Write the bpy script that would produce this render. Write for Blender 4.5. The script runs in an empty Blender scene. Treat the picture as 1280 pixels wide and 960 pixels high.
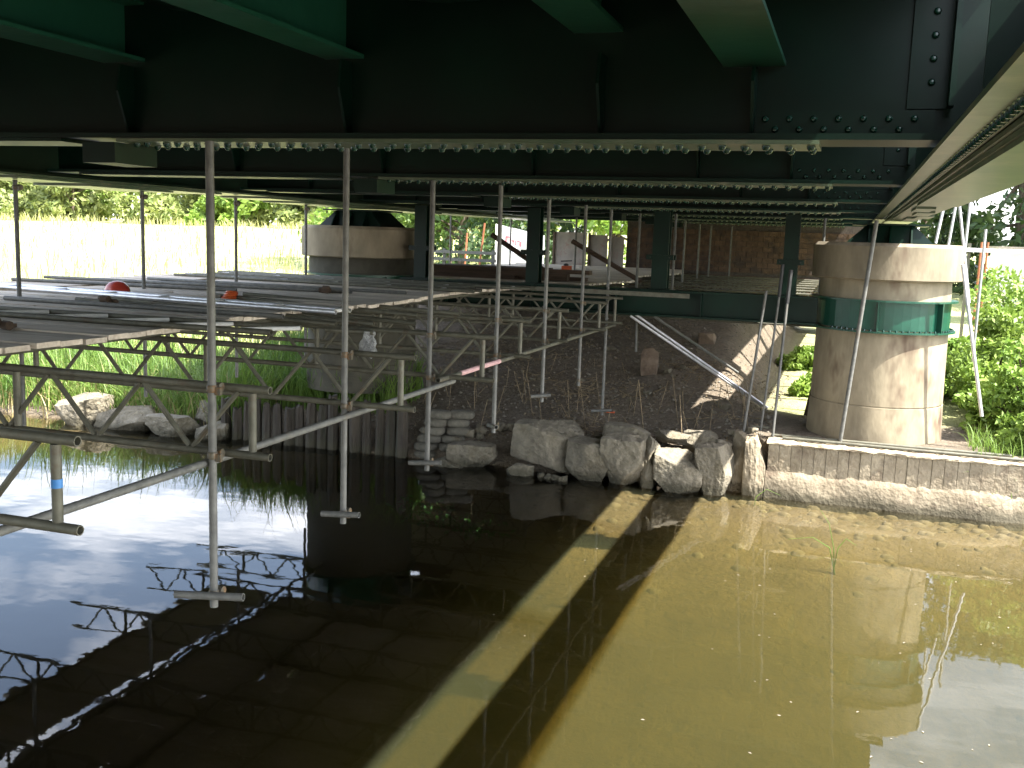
import bpy, math, random
import numpy as np
from mathutils import Vector, Matrix
R = math.radians
rnd = random.Random(7)
rng = np.random.default_rng(7)
sc = bpy.context.scene
COL = sc.collection

# ------------------------------------------------------------------ camera
# world: X across the bridge (right +), Y along the bridge girders, Z up, water at z = 0
EYE = 3.75
p, r, a = R(8.35), R(1.927), R(18.08)
Fv = Vector((0, math.cos(p), -math.sin(p))); Uv = Vector((0, math.sin(p), math.cos(p))); Rv = Vector((1, 0, 0))
Rv, Uv = math.cos(r) * Rv + math.sin(r) * Uv, -math.sin(r) * Rv + math.cos(r) * Uv
def toworld(v): return Vector((v.x * math.cos(a) - v.y * math.sin(a), v.x * math.sin(a) + v.y * math.cos(a), v.z))
Rv, Uv, Fv = toworld(Rv), toworld(Uv), toworld(Fv)
cam = bpy.data.cameras.new('camera'); camo = bpy.data.objects.new('camera', cam); COL.objects.link(camo)
camo.matrix_world = Matrix(((Rv.x, Uv.x, -Fv.x, 0), (Rv.y, Uv.y, -Fv.y, 0), (Rv.z, Uv.z, -Fv.z, EYE), (0, 0, 0, 1)))
cam.sensor_width = 36; cam.lens = 36 * 1265 / 1280; cam.clip_start = .05; cam.clip_end = 2000
sc.camera = camo

# ------------------------------------------------------------------ sky, sun, exposure
SUN_EL, SUN_AZ = 56.5, 99.0          # azimuth clockwise from +Y
w = bpy.data.worlds.new('World'); sc.world = w; w.use_nodes = True
nt = w.node_tree; N = nt.nodes; L = nt.links
bg = N['Background']; bg.inputs['Strength'].default_value = .125
sky = N.new('ShaderNodeTexSky'); sky.sky_type = 'NISHITA'; sky.sun_disc = False
sky.sun_elevation = R(SUN_EL); sky.sun_rotation = R(SUN_AZ); sky.altitude = 50; sky.dust_density = 2.2
tc = N.new('ShaderNodeTexCoord'); sep = N.new('ShaderNodeSeparateXYZ'); L.new(tc.outputs['Generated'], sep.inputs[0])
mx = N.new('ShaderNodeMath'); mx.operation = 'MAXIMUM'; mx.inputs[1].default_value = .06; L.new(sep.outputs['Z'], mx.inputs[0])
dv = N.new('ShaderNodeVectorMath'); dv.operation = 'DIVIDE'; cb = N.new('ShaderNodeCombineXYZ')
for i in range(3): L.new(mx.outputs[0], cb.inputs[i])
L.new(tc.outputs['Generated'], dv.inputs[0]); L.new(cb.outputs[0], dv.inputs[1])
nz = N.new('ShaderNodeTexNoise'); nz.inputs['Scale'].default_value = .9; nz.inputs['Detail'].default_value = 9; nz.inputs['Roughness'].default_value = .58
L.new(dv.outputs[0], nz.inputs['Vector'])
cr = N.new('ShaderNodeValToRGB'); cr.color_ramp.elements[0].position = .48; cr.color_ramp.elements[1].position = .70; cr.color_ramp.elements[0].color = (.05, .05, .05, 1)
L.new(nz.outputs['Fac'], cr.inputs[0])
mixc = N.new('ShaderNodeMix'); mixc.data_type = 'RGBA'; L.new(cr.outputs['Color'], mixc.inputs['Factor'])
L.new(sky.outputs[0], mixc.inputs['A']); mixc.inputs['B'].default_value = (13, 13, 13.2, 1)
L.new(mixc.outputs['Result'], bg.inputs['Color'])

sun = bpy.data.lights.new('sun', 'SUN'); sun.energy = 5.0; sun.angle = R(.55); sun.color = (1, .96, .90)
suno = bpy.data.objects.new('sun', sun); COL.objects.link(suno)
sd = Vector((math.sin(R(SUN_AZ)) * math.cos(R(SUN_EL)), math.cos(R(SUN_AZ)) * math.cos(R(SUN_EL)), math.sin(R(SUN_EL))))
suno.rotation_euler = sd.to_track_quat('Z', 'Y').to_euler(); suno.location = sd * 60
sc.view_settings.view_transform = 'Standard'; sc.view_settings.look = 'None'; sc.view_settings.gamma = 1
sc.view_settings.exposure = 2.4
sc.render.engine = 'CYCLES'; sc.cycles.max_bounces = 6; sc.cycles.diffuse_bounces = 3; sc.cycles.glossy_bounces = 3; sc.cycles.transparent_max_bounces = 8; sc.cycles.volume_bounces = 1

# ------------------------------------------------------------------ materials
MATS = {}
def proc(name, c1, c2=None, scale=6., rough=.7, bump=.25, dist=.01, metallic=0., detail=4., stretch=(1, 1, 1), spots=None, spot_scale=3., spot_lo=.5, spot_hi=.62,
         rough2=None, trans=0., coat=0., world=False, wet=False):
    """noise-mixed two-colour surface with grain bump, optional stain colour"""
    m = bpy.data.materials.new(name); m.use_nodes = True; t = m.node_tree; n = t.nodes; l = t.links
    b = n['Principled BSDF']; b.inputs['Roughness'].default_value = rough; b.inputs['Metallic'].default_value = metallic
    if coat: b.inputs['Coat Weight'].default_value = coat; b.inputs['Coat Roughness'].default_value = .12
    c2 = c2 or tuple(min(1, x * 1.5) for x in c1)
    if world:
        g = n.new('ShaderNodeNewGeometry'); src = g.outputs['Position']
    else:
        g = n.new('ShaderNodeTexCoord'); src = g.outputs['Object']
    mp = n.new('ShaderNodeMapping'); mp.inputs['Scale'].default_value = stretch; l.new(src, mp.inputs[0])
    z = n.new('ShaderNodeTexNoise'); z.inputs['Scale'].default_value = scale; z.inputs['Detail'].default_value = detail; z.inputs['Roughness'].default_value = .62
    l.new(mp.outputs[0], z.inputs['Vector'])
    rp = n.new('ShaderNodeValToRGB'); rp.color_ramp.elements[0].position = .33; rp.color_ramp.elements[1].position = .68
    rp.color_ramp.elements[0].color = (*c1, 1); rp.color_ramp.elements[1].color = (*c2, 1); l.new(z.outputs['Fac'], rp.inputs[0])
    out = rp.outputs['Color']
    oi = n.new('ShaderNodeObjectInfo'); mr = n.new('ShaderNodeMapRange'); mr.inputs['To Min'].default_value = .86; mr.inputs['To Max'].default_value = 1.12
    l.new(oi.outputs['Random'], mr.inputs['Value'])
    mu = n.new('ShaderNodeMix'); mu.data_type = 'RGBA'; mu.blend_type = 'MULTIPLY'; mu.inputs['Factor'].default_value = 1
    l.new(out, mu.inputs['A']); l.new(mr.outputs[0], mu.inputs['B']); out = mu.outputs['Result']
    if spots:
        z2 = n.new('ShaderNodeTexNoise'); z2.inputs['Scale'].default_value = spot_scale; z2.inputs['Detail'].default_value = 4; z2.inputs['Roughness'].default_value = .65
        l.new(mp.outputs[0], z2.inputs['Vector'])
        r2 = n.new('ShaderNodeMapRange'); r2.inputs['From Min'].default_value = spot_lo; r2.inputs['From Max'].default_value = spot_hi; l.new(z2.outputs['Fac'], r2.inputs['Value'])
        m2 = n.new('ShaderNodeMix'); m2.data_type = 'RGBA'; l.new(r2.outputs[0], m2.inputs['Factor']); l.new(out, m2.inputs['A']); m2.inputs['B'].default_value = (*spots, 1)
        out = m2.outputs['Result']
    if wet:
        gp = n.new('ShaderNodeNewGeometry'); sz = n.new('ShaderNodeSeparateXYZ'); l.new(gp.outputs['Position'], sz.inputs[0])
        wn = n.new('ShaderNodeMath'); wn.operation = 'MULTIPLY_ADD'; wn.inputs[1].default_value = .22; l.new(z.outputs['Fac'], wn.inputs[0]); l.new(sz.outputs['Z'], wn.inputs[2])
        wr = n.new('ShaderNodeMapRange'); wr.inputs['From Min'].default_value = .19; wr.inputs['From Max'].default_value = .30; wr.inputs['To Min'].default_value = .8; wr.inputs['To Max'].default_value = 0; l.new(wn.outputs[0], wr.inputs['Value'])
        wm_ = n.new('ShaderNodeMix'); wm_.data_type = 'RGBA'; l.new(wr.outputs[0], wm_.inputs['Factor']); l.new(out, wm_.inputs['A']); wm_.inputs['B'].default_value = (.045, .04, .022, 1); out = wm_.outputs['Result']
    l.new(out, b.inputs['Base Color'])
    if rough2 is not None:
        rr = n.new('ShaderNodeMapRange'); rr.inputs['To Min'].default_value = rough; rr.inputs['To Max'].default_value = rough2; l.new(z.outputs['Fac'], rr.inputs['Value']); l.new(rr.outputs[0], b.inputs['Roughness'])
    if bump:
        z3 = n.new('ShaderNodeTexNoise'); z3.inputs['Scale'].default_value = scale * 4; z3.inputs['Detail'].default_value = 3; l.new(mp.outputs[0], z3.inputs['Vector'])
        ad = n.new('ShaderNodeMath'); l.new(z3.outputs['Fac'], ad.inputs[0]); l.new(z.outputs['Fac'], ad.inputs[1])
        bp = n.new('ShaderNodeBump'); bp.inputs['Strength'].default_value = bump; bp.inputs['Distance'].default_value = dist
        l.new(ad.outputs[0], bp.inputs['Height']); l.new(bp.outputs[0], b.inputs['Normal'])
    if trans:
        tr = n.new('ShaderNodeBsdfTranslucent'); l.new(out, tr.inputs['Color']); ms = n.new('ShaderNodeMixShader'); ms.inputs[0].default_value = trans
        l.new(b.outputs[0], ms.inputs[1]); l.new(tr.outputs[0], ms.inputs[2]); l.new(ms.outputs[0], n['Material Output'].inputs['Surface'])
    MATS[name] = m; return m
proc('collar_paint', (.004, .040, .023), (.008, .062, .036), 3, .3, .15, .004)
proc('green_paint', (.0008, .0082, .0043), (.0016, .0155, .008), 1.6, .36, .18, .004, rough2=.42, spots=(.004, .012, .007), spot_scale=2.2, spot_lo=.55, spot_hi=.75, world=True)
proc('bolt_paint', (.004, .025, .016), (.006, .035, .022), 9, .2, .1, .002)
proc('lit_stringer_paint', (.008, .05, .028), (.014, .075, .042), 1.6, .3, .3, .008, world=True)  # green paint brightened to carry the rippling water light on the stringers
proc('lit_flange_paint', (.045, .078, .042), (.095, .118, .068), 2.2, .32, .25, .004, spots=(.16, .15, .095), spot_scale=4.5, spot_lo=.52, spot_hi=.7, world=True)  # green paint lightened: light bounced off the water is in the colour
proc('galvanised', (.085, .085, .076), (.145, .143, .128), 14, .62, .15, .002, metallic=.15, spots=(.11, .085, .055), spot_scale=7, spot_lo=.6, spot_hi=.78)
proc('weathered_tube', (.078, .076, .054), (.13, .125, .092), 11, .6, .2, .002, metallic=.25, spots=(.09, .06, .035), spot_scale=6, spot_lo=.57, spot_hi=.75)
proc('coupler_steel', (.085, .075, .052), (.14, .125, .09), 20, .55, .2, .002, metallic=.3, spots=(.16, .09, .04), spot_scale=18)
proc('aluminium', (.5, .5, .51), (.66, .66, .67), 14, .42, .12, .002, metallic=.75)
proc('rung_glint', (.50, .50, .49), (.64, .64, .62), 9, .5, .1, .002)  # metal glints on the rungs, painted as matt pale grey
proc('board_timber', (.38, .33, .265), (.56, .495, .41), 3.2, .95, .35, .004, stretch=(.5, 6, 6), spots=(.20, .165, .13), spot_scale=2.0, spot_lo=.55, spot_hi=.75)
proc('dark_timber', (.05, .032, .02), (.10, .065, .042), 4, .85, .4, .005, stretch=(.5, 5, 5))
proc('pile_timber', (.024, .019, .013), (.066, .053, .037), 5, .9, .6, .012, stretch=(3, 3, .35), spots=(.03, .03, .018), spot_scale=2.5, wet=True)
proc('concrete', (.15, .124, .080), (.275, .23, .152), 2.4, .9, .5, .01, spots=(.085, .052, .032), spot_scale=1.3, spot_lo=.56, spot_hi=.70, stretch=(1, 1, .45))
proc('shaded_concrete', (.035, .033, .022), (.075, .068, .048), 3, .95, .5, .01)  # concrete darkened: the shade under the deck is in the colour
proc('old_concrete', (.18, .145, .095), (.29, .245, .17), 4.5, .92, .7, .02, spots=(.12, .09, .06), spot_scale=3, spot_lo=.55, spot_hi=.7, wet=True)
proc('stone', (.12, .104, .074), (.215, .19, .138), 3.2, .92, 1.0, .035, spots=(.09, .075, .045), spot_scale=2.6, spot_lo=.50, spot_hi=.70, wet=True)
proc('red_stone', (.12, .085, .058), (.21, .155, .11), 5, .9, .7, .02)
proc('sandbag_cloth', (.085, .078, .058), (.145, .132, .10), 12, .95, .6, .006)
proc('brick_face', (.06, .036, .022), (.11, .068, .042), 7, .9, .5, .006, spots=(.045, .032, .025), spot_scale=1.5, world=True)
proc('mortar', (.05, .04, .032), (.09, .075, .06), 20, .95, .3, .004)
proc('hat_red', (.36, .035, .025), (.48, .06, .04), 5, .3, .05, .001)
proc('orange_plastic', (.40, .065, .018), (.55, .11, .03), 6, .4, .1, .002)
proc('black_rubber', (.012, .012, .012), (.03, .03, .028), 10, .6, .2, .002)
proc('pink_sleeve', (.42, .24, .24), (.52, .33, .32), 10, .6, .1, .002)
proc('blue_tape', (.03, .16, .42), (.05, .22, .5), 10, .45, .05, .001)
proc('white_sheet', (.72, .71, .70), (.82, .81, .80), 3, .8, .5, .02)
proc('plastic_wrap', (.20, .21, .21), (.42, .43, .43), 18, .4, 1.0, .03)
proc('red_print', (.62, .12, .16), (.70, .20, .22), 4, .8, .1, .002)
proc('pale_panel', (.22, .195, .165), (.32, .28, .24), 3, .85, .3, .006, spots=(.25, .17, .14), spot_scale=5, spot_lo=.55, spot_hi=.66)
proc('rust_orange', (.26, .085, .035), (.36, .13, .06), 6, .7, .2, .003)
proc('bark', (.06, .045, .03), (.13, .10, .07), 6, .95, .8, .03, stretch=(2, 2, .4))
proc('litter', (.09, .065, .035), (.26, .20, .12), 25, .95, .2, .003)
proc('clod', (.10, .085, .062), (.26, .23, .18), 2.0, .95, 0, world=True)
proc('bed_stone', (.075, .058, .027), (.14, .11, .052), 3.0, .95, 0, world=True)
proc('asphalt', (.05, .05, .048), (.07, .07, .065), 12, .95, .3, .004)
def leafmat(n_, c1, c2, tr=.35): return proc(n_, c1, c2, .9, .55, 0, trans=tr, world=True)
leafmat('leaf_bright', (.13, .23, .03), (.24, .34, .06))
leafmat('leaf_mid', (.065, .13, .025), (.13, .20, .045))
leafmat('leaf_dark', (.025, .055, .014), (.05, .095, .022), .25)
leafmat('leaf_far', (.14, .19, .05), (.27, .30, .10), .25)
leafmat('reed', (.07, .15, .02), (.17, .25, .045), .4)
leafmat('dead_reed', (.22, .17, .07), (.36, .29, .13), .2)
leafmat('field_grass', (.26, .28, .09), (.42, .40, .18), .3)
leafmat('water_weed', (.05, .13, .012), (.08, .2, .02), .2)

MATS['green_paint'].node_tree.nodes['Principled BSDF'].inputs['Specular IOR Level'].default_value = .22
# ground: soil / grass / river bed from point attributes of the sheet
def ground_material():
    m = bpy.data.materials.new('ground_cover'); m.use_nodes = True; t = m.node_tree; n = t.nodes; l = t.links; b = n['Principled BSDF']
    b.inputs['Roughness'].default_value = .95
    g = n.new('ShaderNodeNewGeometry')
    def ramp(scale, c1, c2, lo=.35, hi=.68, detail=5, dim=None):
        z = n.new('ShaderNodeTexNoise'); z.inputs['Scale'].default_value = scale; z.inputs['Detail'].default_value = detail; z.inputs['Roughness'].default_value = .65
        l.new(g.outputs['Position'], z.inputs['Vector']); q = n.new('ShaderNodeValToRGB'); q.color_ramp.elements[0].position = lo; q.color_ramp.elements[1].position = hi
        q.color_ramp.elements[0].color = (*c1, 1); q.color_ramp.elements[1].color = (*c2, 1); l.new(z.outputs['Fac'], q.inputs[0]); return q.outputs['Color'], z.outputs['Fac']
    def mix(f, A, B):
        q = n.new('ShaderNodeMix'); q.data_type = 'RGBA'; l.new(f, q.inputs['Factor']); l.new(A, q.inputs['A']); l.new(B, q.inputs['B']); return q.outputs['Result']
    soil, fs = ramp(1.7, (.085, .066, .043), (.165, .13, .09))
    soil2, _ = ramp(14, (.036, .027, .017), (.26, .21, .15), .3, .78)
    hs = n.new('ShaderNodeMix'); hs.data_type = 'RGBA'; hs.inputs['Factor'].default_value = .45; l.new(soil, hs.inputs['A']); l.new(soil2, hs.inputs['B']); soil = hs.outputs['Result']
    grass, _ = ramp(.8, (.30, .33, .12), (.50, .49, .22))
    mud, _ = ramp(.7, (.085, .058, .022), (.15, .108, .043))
    v = n.new('ShaderNodeTexVoronoi'); v.feature = 'DISTANCE_TO_EDGE'; v.inputs['Scale'].default_value = 2.6
    wz = n.new('ShaderNodeTexNoise'); wz.inputs['Scale'].default_value = 2; l.new(g.outputs['Position'], wz.inputs['Vector'])
    wa = n.new('ShaderNodeVectorMath'); wa.operation = 'MULTIPLY_ADD'; wa.inputs[1].default_value = (.5, .5, .5); l.new(wz.outputs['Color'], wa.inputs[0]); l.new(g.outputs['Position'], wa.inputs[2])
    l.new(wa.outputs[0], v.inputs['Vector'])
    vr = n.new('ShaderNodeMapRange'); vr.inputs['From Min'].default_value = 0; vr.inputs['From Max'].default_value = .09; vr.inputs['To Min'].default_value = .38; vr.inputs['To Max'].default_value = 0.; l.new(v.outputs['Distance'], vr.inputs['Value'])
    patch, pf = ramp(.9, (0, 0, 0), (1, 1, 1), .42, .6)
    pm = n.new('ShaderNodeMath'); pm.operation = 'MULTIPLY'; l.new(vr.outputs[0], pm.inputs[0]); l.new(patch, pm.inputs[1])
    dark = n.new('ShaderNodeRGB'); dark.outputs[0].default_value = (.04, .03, .014, 1)
    mud = mix(pm.outputs[0], mud, dark.outputs[0])
    ag = n.new('ShaderNodeAttribute'); ag.attribute_name = 'grassy_sunlit'; ab = n.new('ShaderNodeAttribute'); ab.attribute_name = 'bed'
    c = mix(ag.outputs['Fac'], soil, grass); c = mix(ab.outputs['Fac'], c, mud); l.new(c, b.inputs['Base Color'])
    z = n.new('ShaderNodeTexNoise'); z.inputs['Scale'].default_value = 9; z.inputs['Detail'].default_value = 5; z.inputs['Roughness'].default_value = .7; l.new(g.outputs['Position'], z.inputs['Vector'])
    bp = n.new('ShaderNodeBump'); bp.inputs['Strength'].default_value = 1; bp.inputs['Distance'].default_value = .10; l.new(z.outputs['Fac'], bp.inputs['Height']); l.new(bp.outputs[0], b.inputs['Normal'])
    MATS['ground_cover'] = m
ground_material()
def water_material():
    m = bpy.data.materials.new('river_water'); m.use_nodes = True; t = m.node_tree; n = t.nodes; l = t.links; n.remove(n['Principled BSDF'])
    g = n.new('ShaderNodeNewGeometry'); mp = n.new('ShaderNodeMapping'); mp.inputs['Scale'].default_value = (.8, 1.3, 1); l.new(g.outputs['Position'], mp.inputs[0])
    z = n.new('ShaderNodeTexNoise'); z.inputs['Scale'].default_value = 1.5; z.inputs['Detail'].default_value = 2; z.inputs['Roughness'].default_value = .5; l.new(mp.outputs[0], z.inputs['Vector'])
    z2 = n.new('ShaderNodeTexNoise'); z2.inputs['Scale'].default_value = 13; z2.inputs['Detail'].default_value = 2; l.new(mp.outputs[0], z2.inputs['Vector'])
    ad = n.new('ShaderNodeMath'); ad.operation = 'MULTIPLY_ADD'; ad.inputs[1].default_value = .05; l.new(z2.outputs['Fac'], ad.inputs[0]); l.new(z.outputs['Fac'], ad.inputs[2])
    bp = n.new('ShaderNodeBump'); bp.inputs['Strength'].default_value = 1; bp.inputs['Distance'].default_value = .0022; l.new(ad.outputs[0], bp.inputs['Height'])
    fr = n.new('ShaderNodeFresnel'); fr.inputs['IOR'].default_value = 1.42; l.new(bp.outputs[0], fr.inputs['Normal'])
    gl = n.new('ShaderNodeBsdfGlossy'); gl.inputs['Roughness'].default_value = .015; l.new(bp.outputs[0], gl.inputs['Normal'])
    tr = n.new('ShaderNodeBsdfTransparent'); tr.inputs['Color'].default_value = (.97, .97, .95, 1)
    mm = n.new('ShaderNodeMixShader'); l.new(fr.outputs[0], mm.inputs[0]); l.new(tr.outputs[0], mm.inputs[1]); l.new(gl.outputs[0], mm.inputs[2])
    # suspended silt: even scattering and absorption through the whole body of water
    vs = n.new('ShaderNodeVolumeScatter'); vs.inputs['Color'].default_value = (.76, .86, .60, 1); vs.inputs['Density'].default_value = .15; vs.inputs['Anisotropy'].default_value = .2
    va = n.new('ShaderNodeVolumeAbsorption'); va.inputs['Color'].default_value = (.52, .47, .06, 1); va.inputs['Density'].default_value = 1.15
    av = n.new('ShaderNodeAddShader'); l.new(vs.outputs[0], av.inputs[0]); l.new(va.outputs[0], av.inputs[1]); l.new(av.outputs[0], n['Material Output'].inputs['Volume'])
    l.new(mm.outputs[0], n['Material Output'].inputs['Surface']); MATS['river_water'] = m
water_material()

# ------------------------------------------------------------------ helpers
def woff(o):
    v = Vector((0, 0, 0))
    while o is not None: v += o.location; o = o.parent
    return v
def link(name, me, parent=None, loc=None):
    o = bpy.data.objects.new(name, me); COL.objects.link(o)
    if parent is not None: o.parent = parent
    if loc is not None: o.location = loc
    return o
def tag(o, label=None, cat=None, group=None, kind=None):
    if label: o['label'] = label
    if cat: o['category'] = cat
    if group: o['group'] = group
    if kind: o['kind'] = kind
    return o
def thing(name, loc, label, cat, group=None):
    o = link(name, None, None, Vector(loc)); o.empty_display_size = .1
    return tag(o, label, cat, group, 'thing')
def frame_of(d):
    d = d.normalized(); t = Vector((0, 0, 1)) if abs(d.z) < .9 else Vector((1, 0, 0))
    s = d.cross(t).normalized(); return s, d.cross(s).normalized()
class MB:
    def __init__(s): s.v = []; s.f = []; s.sm = []
    def add(s, vs, fs, smooth=False):
        o = len(s.v); s.v += [tuple(x) for x in vs]; s.f += [tuple(i + o for i in f) for f in fs]; s.sm += [smooth] * len(fs); return s
    def box(s, x0, x1, y0, y1, z0, z1):
        return s.add([(x0, y0, z0), (x1, y0, z0), (x1, y1, z0), (x0, y1, z0), (x0, y0, z1), (x1, y0, z1), (x1, y1, z1), (x0, y1, z1)],
                     [(0, 3, 2, 1), (4, 5, 6, 7), (0, 1, 5, 4), (1, 2, 6, 5), (2, 3, 7, 6), (3, 0, 4, 7)])
    def prism(s, pts, d):
        """closed polygon pts (3d, planar) swept by vector d"""
        n = len(pts); d = Vector(d); A = [Vector(q) for q in pts]; B = [q + d for q in A]
        return s.add(A + B, [tuple(range(n - 1, -1, -1)), tuple(range(n, 2 * n))] + [(i, (i + 1) % n, n + (i + 1) % n, n + i) for i in range(n)])
    def tube(s, P, Q, rad, n=12, hollow=False, rad2=None):
        P, Q = Vector(P), Vector(Q); u, v = frame_of(Q - P); rad2 = rad if rad2 is None else rad2; vs = []; d = (Q - P).normalized()
        def ring(c, rr): return [c + rr * (math.cos(2 * math.pi * i / n) * u + math.sin(2 * math.pi * i / n) * v) for i in range(n)]
        if not hollow:
            s.add(ring(P, rad) + ring(Q, rad2), [(i, (i + 1) % n, n + (i + 1) % n, n + i) for i in range(n)], True)
            s.add(ring(P, rad), [tuple(range(n - 1, -1, -1))]); s.add(ring(Q, rad2), [tuple(range(n))]); return s
        ri = rad * .8; k = .08
        rings = [ring(P + d * k, ri), ring(P, ri), ring(P, rad), ring(Q, rad), ring(Q, ri), ring(Q - d * k, ri)]
        s.add(sum(rings, []), [(j * n + i, j * n + (i + 1) % n, (j + 1) * n + (i + 1) % n, (j + 1) * n + i) for j in range(5) for i in range(n)], True)
        s.add(rings[0], [tuple(range(n - 1, -1, -1))]); s.add(rings[5], [tuple(range(n))]); return s
    def lathe(s, c, prof, n=32, cap=True):
        """prof: list of (radius, z) bottom to top about vertical axis through c"""
        vs = [(c[0] + rr * math.cos(2 * math.pi * i / n), c[1] + rr * math.sin(2 * math.pi * i / n), c[2] + z) for rr, z in prof for i in range(n)]
        m = len(prof); s.add(vs, [(j * n + i, j * n + (i + 1) % n, (j + 1) * n + (i + 1) % n, (j + 1) * n + i) for j in range(m - 1) for i in range(n)], False)
        if cap: s.add(vs[:n], [tuple(range(n - 1, -1, -1))]); s.add(vs[-n:], [tuple(range(n))])
        return s
    def ibeam(s, P, Q, depth, width, tw, tf, top=None):
        """I section swept P->Q, P/Q on the bottom centre line, upright"""
        P, Q = Vector(P), Vector(Q); d = Q - P; sx = Vector((d.y, -d.x, 0)).normalized(); W2, T2 = width / 2, tw / 2; wt = (top or width) / 2
        pr = [(-W2, 0), (W2, 0), (W2, tf), (T2, tf), (T2, depth - tf), (wt, depth - tf), (wt, depth), (-wt, depth), (-wt, depth - tf), (-T2, depth - tf), (-T2, tf), (-W2, tf)]
        A = [P + sx * x + Vector((0, 0, z)) for x, z in pr]; n = 12
        s.add(A + [q + d for q in A], [(i, (i + 1) % n, n + (i + 1) % n, n + i) for i in range(n)])
        for o in (0, n):
            for q in ((0, 1, 2, 11), (11, 2, 3, 10), (10, 3, 4, 9), (9, 4, 5, 8), (8, 5, 6, 7)):
                k = len(s.v) - 2 * n
                s.f.append(tuple(k + o + i for i in (q if o else q[::-1]))); s.sm.append(False)
        return s
    def mesh(s, name, mat, off=Vector((0, 0, 0))):
        me = bpy.data.meshes.new(name); me.from_pydata([(x - off.x, y - off.y, z - off.z) for x, y, z in s.v], [], s.f); me.materials.append(MATS[mat])
        me.polygons.foreach_set('use_smooth', s.sm); me.update()
        if any(s.sm): me.set_sharp_from_angle(angle=R(38))
        return me
    def build(s, name, mat, parent=None, kind=None):
        o = link(name, s.mesh(name, mat, woff(parent)), parent)
        if kind: o['kind'] = kind
        return o
def npmesh(name, V, Fq, mat, smooth=False):
    me = bpy.data.meshes.new(name); k = Fq.shape[1]
    me.vertices.add(len(V)); me.vertices.foreach_set('co', np.ascontiguousarray(V, dtype=np.float32).ravel())
    me.loops.add(Fq.size); me.loops.foreach_set('vertex_index', np.ascontiguousarray(Fq, dtype=np.int32).ravel())
    me.polygons.add(len(Fq)); me.polygons.foreach_set('loop_start', np.arange(0, Fq.size, k, dtype=np.int32))
    if smooth: me.polygons.foreach_set('use_smooth', np.ones(len(Fq), dtype=bool))
    me.materials.append(MATS[mat]); me.update(calc_edges=True); me.validate(); return me
def leaves(C, size, up=.25):
    """rhombus leaf quads at centres C with sizes"""
    n = len(C); d = rng.normal(size=(n, 3)); d[:, 2] += up; d /= np.linalg.norm(d, axis=1, keepdims=True)
    t = rng.normal(size=(n, 3)); s = np.cross(d, t); s /= np.linalg.norm(s, axis=1, keepdims=True); t = np.cross(s, d)
    sz = (size * rng.uniform(.6, 1.3, n))[:, None]
    V = np.stack([C - t * sz, C + s * sz * .45 + d * sz * .12, C + t * sz, C - s * sz * .45 + d * sz * .12], 1).reshape(-1, 3)
    return V, np.arange(4 * n).reshape(-1, 4)
def blades(B, h, lean, width, nseg=4, bend=.5):
    """curved grass blades: base points B (n,3)"""
    n = len(B); az = rng.uniform(0, 2 * np.pi, n); H = h * rng.uniform(.55, 1.15, n); ln = lean * rng.uniform(.2, 1.2, n)
    dx = np.cos(az) * ln; dy = np.sin(az) * ln; px = -np.sin(az + rng.normal(0, .6, n)); py = np.cos(az)
    V = []
    for k in range(nseg + 1):
        q = k / nseg; wd = width * (1 - q) ** .7 * .5 + .0006
        cx = B[:, 0] + dx * H * q ** 2; cy = B[:, 1] + dy * H * q ** 2; cz = B[:, 2] + H * (q - bend * ln * q ** 3)
        V += [np.stack([cx - px * wd, cy - py * wd, cz], 1), np.stack([cx + px * wd, cy + py * wd, cz], 1)]
    V = np.stack(V, 1); m = 2 * (nseg + 1); base = np.arange(n)[:, None] * m
    F_ = np.concatenate([base + np.array([2 * k, 2 * k + 1, 2 * k + 3, 2 * k + 2]) for k in range(nseg)])
    return V.reshape(-1, 3), F_
ORD = ['first', 'second', 'third', 'fourth', 'fifth', 'sixth', 'seventh', 'eighth', 'ninth', 'tenth', 'eleventh', 'twelfth', 'thirteenth', 'fourteenth', 'fifteenth', 'sixteenth', 'seventeenth', 'eighteenth', 'nineteenth', 'twentieth']

# ------------------------------------------------------------------ terrain
def sst(x, lo, hi):
    t = np.clip((x - lo) / (hi - lo), 0, 1); return t * t * (3 - 2 * t)
def nse(X, Y, s, seed=0):
    return (np.sin(X * s + seed) * np.cos(Y * s * 1.13 + seed * 2.1) + .5 * np.sin(X * s * 2.3 + Y * s * 1.7 + seed) + .3 * np.cos(X * s * 4.1 - Y * s * 3.7 + seed * .7)) / 1.8
def height(X, Y):
    X = np.asarray(X, float); Y = np.asarray(Y, float)
    bank = 15.35 + .12 * nse(X, Y * 0, .9, 1.)
    bed = -.10 - .95 * sst(bank - Y, .4, 8) - .35 * sst(-X, 2, 8) * sst(bank - Y, .3, 4) + .03 * nse(X, Y, 2.1)
    t = Y - bank
    under = .45 * sst(t, -.1, .55) + np.clip(t - .5, 0, 6.6) * .27 + (.06 * nse(X, Y, 1.7, 3) + .035 * nse(X, Y, 5.3, 1) + .018 * nse(X, Y, 11.7, 6)) * sst(t, .1, .9)
    right = .84 * sst(t, 0., .35) + np.clip(t - 3, 0, 30) * .035 + .03 * nse(X, Y, 1.9, 5)
    left = .30 * sst(t, -.2, 1.2) + .5 * sst(t, 1, 5) + 2.9 * sst(t, 2, 62) + .05 * nse(X, Y, .8, 2)
    kr = sst(X, -2.3, -1.2); kl = 1 - sst(X, -11.6, -10.4)
    land = (under * (1 - kr) + right * kr) * (1 - kl) + left * kl
    land = land + .5 * sst(t, 40, 120)
    z = np.where(t < 0, bed, np.maximum(land, bed))
    near = sst(-Y, 7, 12); z = z * (1 - near) + 2.4 * near
    return z
xs = np.unique(np.concatenate([np.linspace(-500, -60, 20), np.linspace(-60, -18, 40), np.linspace(-18, 8, 175), np.linspace(8, 60, 40), np.linspace(60, 500, 20)]))
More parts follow.
